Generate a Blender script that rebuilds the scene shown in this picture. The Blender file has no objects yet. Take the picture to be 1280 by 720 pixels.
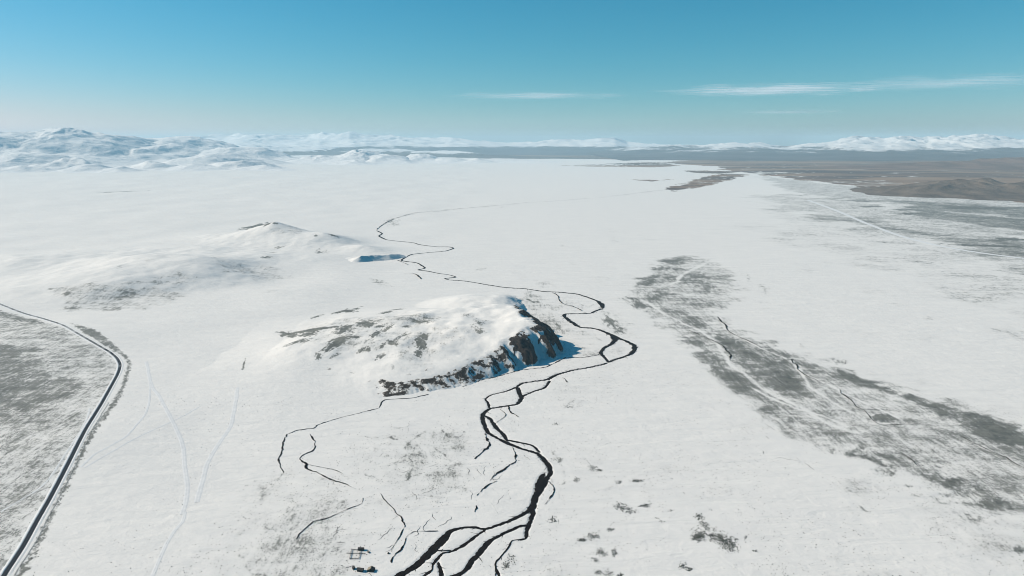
import bpy, math
import numpy as np

# ------------------------------------------------------------------ scene, camera, sky, sun
scene = bpy.context.scene
col = scene.collection
scene.render.engine = 'CYCLES'
scene.cycles.use_denoising = True
scene.cycles.filter_width = 1.0
scene.cycles.volume_bounces = 2
scene.cycles.max_bounces = 6
scene.cycles.diffuse_bounces = 0
scene.cycles.transparent_max_bounces = 16

CAM_H = 400.0
PITCH = math.radians(12.04)
cam_data = bpy.data.cameras.new('camera')
cam_data.sensor_width = 36.0
cam_data.lens = 24.0
cam_data.clip_start = 1.0
cam_data.clip_end = 400000.0
cam = bpy.data.objects.new('camera', cam_data)
col.objects.link(cam)
cam.location = (0.0, 0.0, CAM_H)
cam.rotation_euler = (math.pi / 2 - PITCH, 0.0, 0.0)
scene.camera = cam

SUN_ELEV = math.radians(33.0)
SUN_AZ = math.radians(-78.0)            # from +Y, negative = towards -X: the sun stands to the left
sun_dir = (math.cos(SUN_ELEV) * math.sin(SUN_AZ), math.cos(SUN_ELEV) * math.cos(SUN_AZ), math.sin(SUN_ELEV))

world = bpy.data.worlds.new('World')
scene.world = world
world.use_nodes = True
wt = world.node_tree
wt.nodes.clear()
wo = wt.nodes.new('ShaderNodeOutputWorld')
wb = wt.nodes.new('ShaderNodeBackground')
sky = wt.nodes.new('ShaderNodeTexSky')
sky.sky_type = 'NISHITA'
sky.sun_disc = False
sky.sun_elevation = SUN_ELEV
sky.sun_rotation = SUN_AZ
sky.altitude = 2000.0
sky.air_density = 1.5
sky.dust_density = 1.0
sky.ozone_density = 6.0
# grade of the clear winter sky: red falls off faster towards the zenith (deep teal), the pale horizon keeps its red
sep = wt.nodes.new('ShaderNodeSeparateColor')
comb = wt.nodes.new('ShaderNodeCombineColor')
red = wt.nodes.new('ShaderNodeMath'); red.operation = 'POWER'; red.inputs[1].default_value = 2.2
redk = wt.nodes.new('ShaderNodeMath'); redk.operation = 'MULTIPLY'; redk.inputs[1].default_value = 0.102
wt.links.new(sky.outputs['Color'], sep.inputs[0])
wt.links.new(sep.outputs[0], red.inputs[0])
wt.links.new(red.outputs[0], redk.inputs[0])
wt.links.new(redk.outputs[0], comb.inputs[0])
g1 = wt.nodes.new('ShaderNodeMath'); g1.operation = 'MULTIPLY'; g1.inputs[1].default_value = 0.96
wt.links.new(sep.outputs[1], g1.inputs[0])
wt.links.new(g1.outputs[0], comb.inputs[1])
b1 = wt.nodes.new('ShaderNodeMath'); b1.operation = 'MULTIPLY'; b1.inputs[1].default_value = 0.28
b2 = wt.nodes.new('ShaderNodeMath'); b2.operation = 'MULTIPLY_ADD'; b2.inputs[1].default_value = 0.82
wt.links.new(sep.outputs[1], b1.inputs[0])
wt.links.new(sep.outputs[2], b2.inputs[0])
wt.links.new(b1.outputs[0], b2.inputs[2])
wt.links.new(b2.outputs[0], comb.inputs[2])
wt.links.new(comb.outputs[0], wb.inputs['Color'])
wb.inputs['Strength'].default_value = 0.073
wt.links.new(wb.outputs['Background'], wo.inputs['Surface'])

sun_data = bpy.data.lights.new('sun', 'SUN')
sun_data.energy = 4.3
sun_data.angle = math.radians(0.53)
sun_data.color = (1.0, 0.868, 0.722)
sun = bpy.data.objects.new('sun', sun_data)
col.objects.link(sun)
from mathutils import Vector
sun.rotation_euler = Vector(sun_dir).to_track_quat('Z', 'Y').to_euler()
sun.location = (-3000, 1500, 2500)

vs = scene.view_settings
vs.view_transform = 'Standard'
vs.look = 'None'
vs.gamma = 1.0
vs.exposure = 0.30
vs.use_curve_mapping = False

# ------------------------------------------------------------------ terrain as functions of world x, y (metres)
def _hash(ix, iy, seed):
    h = (ix.astype(np.int64) * 374761393 + iy.astype(np.int64) * 668265263 + seed * 974634777) & 0xFFFFFFFF
    h = ((h ^ (h >> 13)) * 1274126177) & 0xFFFFFFFF
    h = h ^ (h >> 16)
    return h

def noise(x, y, seed=0):
    """gradient noise, about -0.7..0.7"""
    x = np.asarray(x, float); y = np.asarray(y, float)
    ix = np.floor(x); iy = np.floor(y)
    fx = x - ix; fy = y - iy
    ix = ix.astype(np.int64); iy = iy.astype(np.int64)
    ux = fx * fx * fx * (fx * (fx * 6 - 15) + 10)
    uy = fy * fy * fy * (fy * (fy * 6 - 15) + 10)
    out = []
    for dx, dy in ((0, 0), (1, 0), (0, 1), (1, 1)):
        a = _hash(ix + dx, iy + dy, seed) * (2 * math.pi / 4294967296.0)
        out.append(np.cos(a) * (fx - dx) + np.sin(a) * (fy - dy))
    return (out[0] * (1 - ux) + out[1] * ux) * (1 - uy) + (out[2] * (1 - ux) + out[3] * ux) * uy

def fbm(x, y, octaves=4, seed=0, gain=0.5):
    s = 0.0; a = 1.0
    for o in range(octaves):
        s = s + a * noise(x * 2 ** o + 17.3 * o, y * 2 ** o - 9.1 * o, seed + o)
        a *= gain
    return s

def ridged(x, y, octaves=4, seed=0, gain=0.5):
    s = 0.0; a = 1.0; w = 0.0
    for o in range(octaves):
        n = 1 - np.abs(noise(x * 2 ** o + 5.7 * o, y * 2 ** o + 3.3 * o, seed + o)) * 2.2
        s = s + a * n; w += a; a *= gain
    return s / w

def sstep(a, b, x):
    t = np.clip((x - a) / (b - a), 0, 1)
    return t * t * (3 - 2 * t)

def seg_dist(x, y, pts):
    """distance to a polyline, with arc length and segment parameter of the nearest point"""
    best = np.full(np.shape(x), 1e18); arc = np.zeros(np.shape(x)); par = np.zeros(np.shape(x)); L = 0.0
    for i in range(len(pts) - 1):
        ax, ay = pts[i][:2]; bx, by = pts[i + 1][:2]
        dx, dy = bx - ax, by - ay
        l2 = dx * dx + dy * dy + 1e-9
        t = np.clip(((x - ax) * dx + (y - ay) * dy) / l2, 0, 1)
        d = (x - ax - t * dx) ** 2 + (y - ay - t * dy) ** 2
        m = d < best
        best = np.where(m, d, best)
        arc = np.where(m, L + t * math.sqrt(l2), arc)
        par = np.where(m, i + t, par)
        L += math.sqrt(l2)
    return np.sqrt(best), arc, par

def inside(x, y, poly):
    c = np.zeros(np.shape(x), bool)
    n = len(poly)
    for i in range(n):
        ax, ay = poly[i][:2]; bx, by = poly[(i + 1) % n][:2]
        if ay == by:
            continue
        cond = ((ay > y) != (by > y)) & (x < (bx - ax) * (y - ay) / (by - ay) + ax)
        c ^= cond
    return c

def plain(x, y):
    x = np.asarray(x, float); y = np.asarray(y, float)
    west = sstep(-120, -520, x) * sstep(500, 900, y)
    z = 1.3 * fbm(x / 520, y / 520, 2, 3)
    z = z + west * 7.0 * fbm(x / 420, y / 420, 2, 11)
    far = sstep(2600, 6000, y)
    return z + far * 9.0 * fbm(x / 1900, y / 1900, 2, 21)

# --- the bluff above the river: dome with a scarp along its south-east foot
BLUFF_FOOT = [(-330, 985), (-260, 1015), (-205, 1033), (-106, 1069), (-55, 1112), (0, 1168), (44, 1207), (88, 1243), (100, 1292),
              (86, 1345), (66, 1400), (50, 1470), (40, 1560), (32, 1640), (25, 1720), (0, 1820)]
BLUFF_POLY = BLUFF_FOOT + [(-1000, 1950), (-1000, 880)]
BLUFF_CREST = [(-560, 1280, 0.5, 230), (-470, 1300, 8, 250), (-390, 1335, 22, 280), (-300, 1362, 29, 330), (-200, 1378, 38, 415), (-110, 1385, 45, 420), (-40, 1385, 50, 405), (30, 1385, 56, 420), (95, 1390, 54, 480)]

def bluff(x, y):
    d, arc, par = seg_dist(x, y, BLUFF_CREST)
    cxs = [p[0] for p in BLUFF_CREST]
    xs = x + 20 * noise(x / 90, y / 90, 29)
    hp = np.interp(xs, cxs, [p[2] for p in BLUFF_CREST])
    rp = np.interp(xs, cxs, [p[3] for p in BLUFF_CREST])
    cy = np.interp(xs, cxs, [p[1] for p in BLUFF_CREST])
    d = np.hypot(y - cy, np.maximum(cxs[0] - x, 0) * 1.5)
    R = np.where(y > cy, 300.0, rp)
    q = np.clip(1 - (d / R) ** 2, 0, 1)
    dome = hp * q * q
    # lower northern shelf that ends in a short second scarp
    d2 = np.hypot((x + 60) / 190, (y - 1640) / 170)
    dome = np.maximum(dome, 26 * np.clip(1 - d2 * d2, 0, 1) ** 1.5)
    dome = dome * (1 + 0.30 * fbm(x / 130, y / 130, 3, 31)) + 1.5 * fbm(x / 55, y / 55, 4, 37) * sstep(2, 20, dome)
    wx = x + 9 * fbm(x / 45, y / 45, 3, 41); wy = y + 9 * fbm(x / 45, y / 45, 3, 43)
    df, arc, _ = seg_dist(wx, wy, BLUFF_FOOT)
    sgn = np.where(inside(wx, wy, BLUFF_POLY), 1.0, -1.0)
    df = df * sgn
    u = arc + 9 * fbm(x / 40, y / 40, 3, 47) + 22 * noise(arc / 80, arc * 0 + 0.5, 48)
    rib = 1 - np.abs(((u / 46.0) % 1.0) * 2 - 1)                       # one big spur every 46 m along the foot
    rib2 = ridged(u / 17.0, u * 0 + 3.1, 2, 51)
    big = sstep(360, 430, arc) * sstep(760, 640, arc)
    amp = 6 + 20 * big
    df2 = df + (rib - 0.55) * amp * sstep(75, 20, df) * sstep(-30, 5, df) + (rib2 - 0.5) * 5
    w = np.interp(arc, [0, 95, 150, 330, 450, 600, 900], [190, 160, 46, 44, 66, 64, 50])
    s = np.clip(df2 / w, 0, 1)
    S = 1 - (1 - s) ** 1.9
    h = dome * S
    zone = sstep(0.0, 0.12, s) * sstep(1.0, 0.75, s) * sstep(0.8, 4, dome)
    return h, zone, rib, big, arc, s

# --- broad low hill and the twin knobs behind it
def lobe(x, y, cx, cy, h, rot, sl, sr, sf, sb, p=1.0):
    """hill with four different flanks: left, right, front, back spread along a rotated frame"""
    c, s = math.cos(rot), math.sin(rot)
    u = (x - cx) * c + (y - cy) * s
    v = -(x - cx) * s + (y - cy) * c
    a = np.where(u < 0, u / sl, u / sr); b = np.where(v < 0, v / sf, v / sb)
    return h * np.exp(-np.power(a * a + b * b, p))

def broad_hill(x, y):
    h = lobe(x, y, -1010, 2080, 52, -0.3, 430, 170, 230, 190, 1.1)
    h = h + lobe(x, y, -1180, 1830, 26, -0.2, 260, 210, 150, 160)
    h = h + lobe(x, y, -820, 1960, 16, -0.5, 120, 90, 130, 90)
    h = h + lobe(x, y, -1700, 2250, 18, 0.0, 400, 330, 160, 160)
    h = h + lobe(x, y, -1150, 2480, 17, 0.1, 420, 330, 200, 220) + lobe(x, y, -760, 2300, 12, -0.4, 240, 200, 150, 180) + lobe(x, y, -560, 1780, 9, -0.3, 220, 160, 150, 160)
    k = sstep(1, 20, h)
    return h + k * (7 * fbm(x / 170, y / 170, 3, 61) + 1.2 * fbm(x / 40, y / 40, 3, 63) - 1.5) - 0.6

def knob_hill(x, y):
    cone = lobe(x, y, -985, 2820, 44, -0.35, 150, 95, 110, 110, 0.62)
    h = cone + lobe(x, y, -960, 2800, 30, -0.2, 330, 230, 210, 210)
    h = h + lobe(x, y, -745, 2690, 40, -0.45, 160, 110, 120, 120, 0.75)
    h = h + lobe(x, y, -560, 2540, 22, -0.6, 130, 120, 90, 90, 0.8)
    k = sstep(1, 20, h)
    return h + k * (6 * fbm(x / 150, y / 150, 3, 71) + 1.2 * fbm(x / 38, y / 38, 3, 73) - 1.0) - 0.6

RIVER_SCARP = [(-560, 2270), (-500, 2330), (-435, 2365), (-380, 2420)]
def river_scarp(x, y):
    d, arc, _ = seg_dist(x, y, RIVER_SCARP)
    # the scarp faces south-east: long back slope to the north-west
    side = (x + 470) * 0.62 - (y - 2345) * 0.78
    prof = np.where(side > 0, np.clip(1 - d / 26.0, 0, 1), np.clip(1 - d / 150.0, 0, 1) ** 1.5)
    end = sstep(0, 60, arc) * sstep(250, 190, arc)
    return 17 * prof * end * (1 + 0.4 * fbm(x / 45, y / 45, 2, 81)) - 0.5

def height(x, y):
    z = np.maximum.reduce([bluff(x, y)[0], broad_hill(x, y), knob_hill(x, y), river_scarp(x, y), 0 * x])
    return plain(x, y) + z

# ------------------------------------------------------------------ site plan in world metres (x east, y north of the camera)
RIVER = [
 [(178.4,1212.1,3.27),(164.9,1199.6,3.83),(140.7,1184.6,3.49),(111.0,1169.2,3.74),(87.5,1152.3,4.26),(72.9,1137.0,5.6),(61.5,1120.5,4.7),(38.4,1110.5,3.56),(18.1,1101.3,4.08),(7.5,1082.7,4.02)],
 [(7.5,1082.7,3.21),(-8.0,1064.2,2.63),(-33.1,1046.6,2.08),(-42.4,1026.5,1.78),(-37.8,1012.8,2.52),(-35.1,990.0,3.2)],
 [(8.0,1085.0,5.37),(10.0,1073.6,5.98),(12.4,1049.9,5.86),(14.6,1029.4,6.39),(7.0,1006.2,4.25),(-14.9,996.3,3.47),(-33.8,987.1,3.69),(-43.6,965.6,5.54),(-42.5,939.0,5.17),(-37.0,911.6,5.03),(-33.1,897.8,4.51),(-17.4,877.2,3.75),(-6.6,864.9,5.45),(12.2,848.0,3.21),(32.6,833.8,4.21),(40.0,818.2,5.8),(46.9,796.4,5.46),(47.6,779.8,4.96),(43.4,766.6,4.88),(39.5,756.1,6.75),(35.1,742.1,7.59),(27.2,721.2,6.47),(23.0,697.8,6.73),(12.7,683.6,4.41),(-2.2,669.9,3.81),(-18.1,659.4,3.07),(-27.5,653.5,2.71),(-40.4,656.6,2.72),(-53.1,655.6,2.72),(-65.2,649.2,5.05),(-70.2,635.5,8.26),(-77.7,619.3,8.88),(-86.1,601.5,7.08),(-94.4,586.9,6.16),(-104.3,576.5,6.83),(-111.6,568.2,6.74),(-124.8,555.3,6.61)],
 [(65.1,1113.2,3.3),(54.2,1078.8,3.47),(38.2,1064.2,2.63),(19.8,1043.1,3.1),(14.1,1030.1,3.84)],
 [(-42.6,961.3,3.0),(-32.6,947.7,4.74),(-22.6,916.7,5.28),(-11.2,890.1,4.02),(-5.6,869.7,3.28)],
 [(-7.7,874.9,3.3),(14.5,864.9,2.4),(29.1,855.1,2.59),(36.6,836.2,3.17)],
 [(40.6,778.9,2.97),(35.1,764.6,6.82),(31.5,748.7,6.69),(29.0,731.5,5.62)],
 [(24.6,694.7,4.47),(21.5,675.9,4.01),(18.0,661.4,3.77),(15.2,649.4,2.53),(14.2,635.7,1.82),(4.1,632.8,1.23),(-0.5,630.0,1.39),(-3.6,619.4,1.45),(-9.5,606.6,1.59),(-15.8,594.4,1.4),(-15.6,584.7,1.38),(-12.6,575.6,2.27),(-10.4,563.5,2.23)],
 [(18.0,661.4,3.42),(7.5,658.2,3.07),(-5.2,648.0,2.86),(-17.5,636.8,3.31),(-25.0,627.3,4.9),(-32.0,611.7,5.19),(-38.7,597.9,4.7),(-43.0,584.7,3.84),(-47.1,578.0,3.8),(-58.3,570.7,4.51),(-73.8,558.8,4.43)],
 [(-27.5,653.5,2.03),(-33.5,645.0,1.51),(-40.8,635.6,2.97),(-49.2,623.3,2.76),(-60.5,613.0,1.6),(-69.2,608.9,1.59),(-72.8,601.6,2.05),(-76.8,591.8,1.4),(-76.5,582.3,1.53),(-82.7,574.3,2.27),(-88.9,561.1,2.22)],
 [(-76.4,614.3,1.92),(-69.7,613.5,1.28),(-60.5,614.4,1.6)],
 [(-72.2,595.7,2.03),(-68.6,582.3,2.3),(-65.4,570.7,3.01)],
 [(217.2,1395.5,6.79),(215.8,1380.2,7.56),(213.3,1365.2,6.65),(210.3,1350.5,5.6),(200.7,1328.3,4.21),(182.8,1301.4,3.5),(172.9,1271.4,4.04),(176.3,1241.0,3.65),(179.9,1212.1,3.27)],
 [(122.7,1549.8,4.5),(136.8,1500.3,4.72),(150.6,1460.4,3.54),(176.9,1450.9,3.17),(194.9,1430.5,3.47),(210.5,1397.4,4.42),(225.6,1367.5,4.0),(239.9,1338.7,4.24),(245.0,1311.7,4.8),(235.6,1275.9,4.68),(219.4,1250.5,3.98),(195.7,1231.5,3.32),(178.4,1212.1,3.57)],
 [(224.2,1633.5,3.94),(202.8,1610.0,2.72),(189.0,1587.0,2.49),(166.2,1581.7,2.1),(129.8,1579.6,2.67),(122.6,1560.4,4.53),(124.0,1541.5,4.48)],
 [(-185.8,1992.8,2.14),(-135.7,1973.8,2.12),(-72.0,1921.7,2.07),(-20.3,1882.9,2.48),(34.9,1864.8,2.46),(83.4,1830.1,2.85),(126.2,1820.0,2.62),(174.8,1797.5,3.02),(189.7,1774.4,3.41),(216.5,1723.8,2.9),(225.4,1683.2,6.08),(224.2,1633.5,4.33)],
 [(-629.4,3163.5,4.47),(-585.3,3057.3,3.24),(-580.0,2957.9,3.49),(-547.4,2881.6,4.76),(-519.9,2841.1,2.01),(-408.9,2768.5,2.29),(-367.9,2705.9,3.2),(-297.6,2647.6,2.19),(-250.3,2644.7,2.5),(-226.5,2607.7,3.09),(-252.6,2538.1,2.1),(-314.7,2497.8,2.07),(-364.0,2456.0,2.33),(-378.5,2390.9,2.84),(-383.9,2341.7,3.06),(-372.6,2317.3,2.75),(-324.2,2284.1,2.44),(-300.7,2236.7,2.93),(-284.1,2188.6,2.35),(-300.8,2158.0,2.31),(-270.5,2135.0,2.29),(-227.9,2093.0,2.0),(-197.9,2073.4,0.99),(-171.6,2035.6,2.43),(-201.9,2011.8,2.4),(-185.8,1992.8,2.14)],
]
CREEKS = [
 ('thin dark creek along the snowy foot of the bluff', [(172.6, 1271.4, 2.18), (163.6, 1256.1, 1.54), (135.5, 1243.3, 1.37), (102.5, 1240.1, 1.67), (80.1, 1209.4, 1.63), (57.3, 1183.2, 1.6), (18.7, 1169.9, 1.44), (-10.5, 1147.7, 1.27), (-27.9, 1132.5, 1.4), (-42.5, 1122.1, 1.94), (-55.0, 1114.2, 1.65), (-65.3, 1101.9, 1.22), (-83.2, 1081.8, 0.8)]),
 ('broken brown-edged creek skirting the dark rock outcrop left of the bluff', [(-135.0, 1047.1, 1.3), (-160.4, 1030.3, 1.28), (-196.6, 1023.7, 1.14), (-204.9, 1014.8, 1.26), (-204.8, 988.6, 1.11), (-217.0, 978.5, 1.22), (-231.1, 966.8, 1.09), (-250.0, 953.4, 0.48), (-267.9, 937.4, 0.82), (-278.5, 926.2, 2.09), (-283.8, 913.2, 1.6), (-303.6, 905.0, 1.13), (-314.7, 891.9, 1.34), (-314.5, 884.2, 2.22), (-312.3, 869.1, 1.97), (-304.5, 837.2, 0.95), (-301.9, 817.4, 1.35), (-295.0, 801.9, 0.92), (-288.9, 789.7, 1.0), (-282.5, 779.5, 0.79)]),
 ('winding creek looping down the white meadow left of the river', [(-282.2, 891.9, 1.12), (-275.2, 879.0, 1.33), (-267.3, 862.4, 1.41), (-264.0, 843.4, 1.6), (-273.9, 827.8, 0.94), (-273.0, 814.7, 1.24), (-261.8, 803.4, 1.83), (-258.2, 791.1, 1.41), (-239.8, 778.5, 0.89), (-217.7, 760.0, 1.16), (-199.4, 750.4, 0.96), (-183.7, 736.7, 0.47)]),
 ('faint straight rivulet branching right from the winding meadow creek', [(-260.3, 801.7, 0.51), (-229.3, 789.8, 0.6), (-217.0, 783.2, 0.8), (-207.0, 774.6, 0.99)]),
 ('fine creek running down left across the grey stippled meadow', [(-171.1, 717.2, 1.29), (-170.9, 703.9, 0.9), (-184.7, 691.2, 0.62), (-197.7, 677.2, 0.7), (-211.6, 668.4, 0.86), (-214.5, 666.2, 1.29), (-217.9, 656.8, 0.85), (-222.0, 643.9, 0.92), (-222.3, 632.9, 0.49)]),
 ('narrow creek bending down past the huts towards the river', [(-152.7, 727.1, 0.74), (-146.6, 714.4, 0.92), (-133.1, 694.2, 0.71), (-123.6, 678.5, 0.88), (-118.3, 670.5, 1.56), (-114.7, 657.9, 1.36), (-116.0, 640.7, 0.83), (-120.0, 621.9, 0.57), (-120.6, 611.5, 0.4)]),
 ('side channel leaving the widest river braid towards the huts', [(-77.4, 649.1, 0.84), (-90.8, 648.2, 0.59), (-102.9, 647.7, 0.76), (-107.4, 641.3, 1.17), (-109.6, 634.0, 0.82), (-109.7, 624.0, 1.46), (-112.2, 614.3, 1.6), (-115.7, 606.2, 0.63), (-117.8, 602.2, 0.79), (-117.5, 593.7, 1.4)]),
 ('dark forked backwater below the river island', [(-37.4, 895.1, 2.7), (-34.6, 874.8, 2.42), (-29.7, 857.5, 2.38), (-39.3, 836.1, 1.58), (-48.5, 815.8, 1.03)]),
 ('hooked side channel dropping left from the middle river bend', [(0.8, 850.2, 1.29), (4.8, 827.0, 2.09), (2.8, 805.0, 1.84), (-2.2, 800.4, 2.03), (-10.0, 788.0, 1.8), (-21.3, 771.7, 1.57), (-27.1, 758.5, 0.97)]),
 ('short dark cut-off channel left of the wide river bend', [(-18.4, 757.9, 0.97), (-25.9, 750.6, 1.53), (-33.3, 739.0, 1.42), (-40.7, 722.7, 1.02)]),
 ('tiny channel fragment below the cut-off channel', [(-40.3, 700.7, 0.81), (-40.6, 693.9, 1.43), (-41.2, 686.3, 0.88)]),
 ('frayed loop channel hugging the right side of the wide river bend', [(40.7, 760.5, 1.45), (46.1, 752.6, 1.73), (49.3, 742.1, 1.52), (49.4, 733.4, 1.13), (46.4, 724.1, 1.39), (43.1, 715.0, 2.02), (36.7, 702.7, 1.08)]),
 ('short spur channel under the upper river bend', [(-6.3, 996.3, 1.49), (-2.7, 974.8, 1.7), (3.6, 964.5, 1.93), (10.1, 953.8, 1.19)]),
 ('hair-thin curling rivulet above the river island', [(-18.4, 983.9, 0.74), (-10.3, 967.6, 0.84), (-10.7, 955.3, 0.72), (-23.3, 933.0, 0.7)]),
 ('thin crooked creek at the head of the grey wash', [(481.7, 1551.9, 1.31), (478.3, 1507.7, 1.46), (478.0, 1476.7, 2.51), (468.8, 1429.6, 1.39), (473.6, 1393.9, 1.36), (487.7, 1342.8, 0.98), (495.0, 1299.3, 1.27)]),
 ('short crooked creek in the middle of the grey wash', [(526.3, 1227.9, 1.05), (519.6, 1206.3, 1.18), (524.0, 1199.0, 1.18), (514.6, 1170.6, 1.15), (515.9, 1137.9, 0.98), (526.7, 1106.4, 0.68)]),
 ('long fine creek crossing the lower grey wash to the right', [(542.4, 1067.4, 1.06), (536.9, 1051.6, 1.17), (538.4, 1023.4, 1.4), (533.2, 996.6, 0.87), (537.2, 977.4, 1.22), (531.5, 942.9, 0.94), (536.3, 925.3, 0.81), (573.7, 928.5, 0.81), (604.9, 925.7, 0.46), (623.0, 894.6, 0.79), (630.1, 857.6, 0.86), (638.6, 825.6, 0.94), (641.9, 820.9, 1.35), (640.2, 807.2, 0.92), (642.6, 790.7, 0.9), (645.8, 768.5, 0.88)]),
 ('tiny creek end beside the dark tussock patches of the wash', [(512.8, 837.3, 0.53), (514.3, 816.2, 0.72), (514.5, 807.1, 0.82), (511.8, 793.8, 1.21)]),
 ('fine crooked creek in the left arm of the grey wash', [(383.2, 1434.4, 0.87), (403.6, 1382.0, 0.84), (422.3, 1321.1, 1.29), (420.9, 1285.3, 1.26), (419.9, 1254.5, 1.38), (408.5, 1225.2, 1.35)]),
 ('short dark backwater by the far scarp', [(-400.7, 2342.6, 1.39), (-373.7, 2294.4, 1.64), (-348.2, 2251.6, 1.61)]),
 ('dark backwater curl beyond the bluff', [(-340.0, 2095.7, 0.75), (-309.4, 2091.4, 1.5), (-290.1, 2059.5, 2.46), (-272.8, 2002.8, 3.83)]),
 ('broken creek segments left of the great meander', [(108.8, 1813.0, 1.52), (121.5, 1774.1, 1.7), (123.4, 1709.5, 2.88), (133.1, 1674.3, 1.01), (149.8, 1657.0, 1.4), (161.4, 1631.7, 1.38), (169.2, 1611.1, 2.72)]),
 ('long faint upper course of the river fading across the far white plain', [(-637.3, 3204.6, 1.89), (-647.8, 3446.7, 2.02), (-630.0, 3629.0, 2.13), (-600.8, 3814.6, 2.01), (-553.4, 3958.7, 2.09), (-420.2, 4080.8, 1.91), (-321.9, 4235.1, 1.98), (-67.8, 4465.1, 1.98), (84.2, 4624.9, 1.94), (335.5, 4793.1, 1.79), (719.3, 5145.4, 1.8), (1040.1, 5586.5, 1.95), (1349.0, 5951.1, 2.42)]),
 ('short drain below the great meander', [(87.5, 1126.6, 1.11), (91.2, 1120.5, 1.38), (94.1, 1104.4, 1.36)]),
]
ROAD = [
 (-1511.6,1800.4),
 (-1372.1,1716.5),
 (-1278.9,1659.4),
 (-1223.9,1623.6),
 (-1172.7,1591.7),
 (-1107.9,1552.7),
 (-1048.4,1508.3),
 (-995.8,1466.5),
 (-914.6,1392.8),
 (-843.1,1329.4),
 (-787.0,1279.7),
 (-752.1,1242.8),
 (-725.2,1205.9),
 (-709.7,1177.1),
 (-695.1,1145.0),
 (-678.5,1103.7),
 (-662.2,1062.7),
 (-641.6,1009.6),
 (-620.3,951.1),
 (-602.0,900.8),
 (-563.5,802.7),
 (-531.9,719.0),
 (-513.8,669.2),
 (-495.8,622.5),
 (-481.1,578.3),
 (-467.6,540.5),
 (-453.6,502.0),
]
TRACKS = [
 ('curving snow-covered track from the road bend down to the fork', [(-684.3, 1220.9), (-639.6, 1144.1), (-601.4, 1081.1), (-561.4, 1028.4), (-508.8, 952.4), (-471.1, 898.3), (-440.6, 849.8), (-412.2, 793.8), (-390.2, 753.1), (-373.6, 715.4), (-363.3, 683.9)], 2.48),
 ('snow-filled track from the fork down to the left', [(-363.0, 689.0), (-356.3, 669.0), (-355.7, 650.0), (-352.3, 626.1), (-346.8, 602.4), (-338.2, 570.5)], 1.82),
 ('straight pale track climbing right from the fork', [(-359.2, 709.9), (-373.0, 753.2), (-388.9, 805.0), (-396.1, 843.5), (-401.4, 887.5), (-407.1, 926.8), (-430.1, 999.9), (-454.1, 1070.2), (-475.6, 1136.0), (-501.6, 1217.7)], 2.73),
 ('faint side track splitting off left below the road bend', [(-616.0, 1101.3), (-572.2, 1017.3), (-548.1, 957.2), (-538.9, 915.7), (-533.5, 881.1), (-537.8, 853.6), (-544.5, 825.3), (-542.1, 790.8)], 1.58),
 ('long faint diagonal track across the white slope beside the road', [(-535.9, 789.0), (-531.1, 814.9), (-520.9, 861.9), (-508.5, 901.1), (-490.9, 947.2), (-480.8, 990.7)], 1.33),
 ('pale wheel track crossing the grey field left of the road', [(-567.9, 688.7), (-563.7, 710.4), (-559.0, 733.1), (-561.0, 758.8), (-574.5, 802.4), (-594.2, 861.6), (-622.4, 936.0), (-646.4, 983.4)], 1.29),
 ('dark cart track meeting the road in the grey field', [(-569.9, 685.4), (-566.7, 702.0), (-560.1, 722.5), (-550.7, 740.3)], 1.1),
 ('pale straight track cutting across the far grey plain', [(2117.3, 4907.1), (1947.8, 4111.0), (1801.0, 3486.0), (1706.3, 3016.3), (1688.8, 2748.4), (1710.2, 2579.3), (1753.9, 2465.1), (1823.0, 2361.6)], 10.2),
]
DRY = [
 ([(319.5,1773.3),(333.9,1735.3),(348.2,1681.0),(360.8,1589.4),(375.3,1536.0),(390.9,1479.1),(405.3,1438.9),(415.4,1388.0),(414.9,1317.8),(405.4,1244.6),(402.6,1206.4),(407.3,1161.6),(412.9,1115.6),(416.7,1069.0),(429.3,1032.9),(446.0,995.7),(451.0,964.1),(462.2,922.9),(484.7,898.1)],5.5),
 ([(666.0,2296.1),(608.8,2204.1),(550.5,2118.1),(511.3,2038.9),(486.6,1965.7),(450.2,1919.0)],7.4),
 ([(466.9,1452.1),(479.1,1381.5),(492.4,1300.9),(512.3,1249.2),(521.8,1215.6),(512.8,1157.7),(521.7,1128.5),(535.1,1096.7),(543.9,1044.5),(563.8,984.0),(573.7,953.2)],3.7),
 ([(518.2,1170.6),(497.2,1080.9),(501.5,1051.2),(506.6,1006.2),(512.3,974.0)],3.9),
 ([(399.5,1076.5),(411.3,1036.3),(440.7,982.8),(466.4,958.1),(482.7,917.4)],3.7),
 ([(-126.4,865.6),(-110.6,833.9),(-102.2,806.5),(-107.2,780.5),(-113.8,756.0),(-122.3,748.1)],4.0),
]
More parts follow.
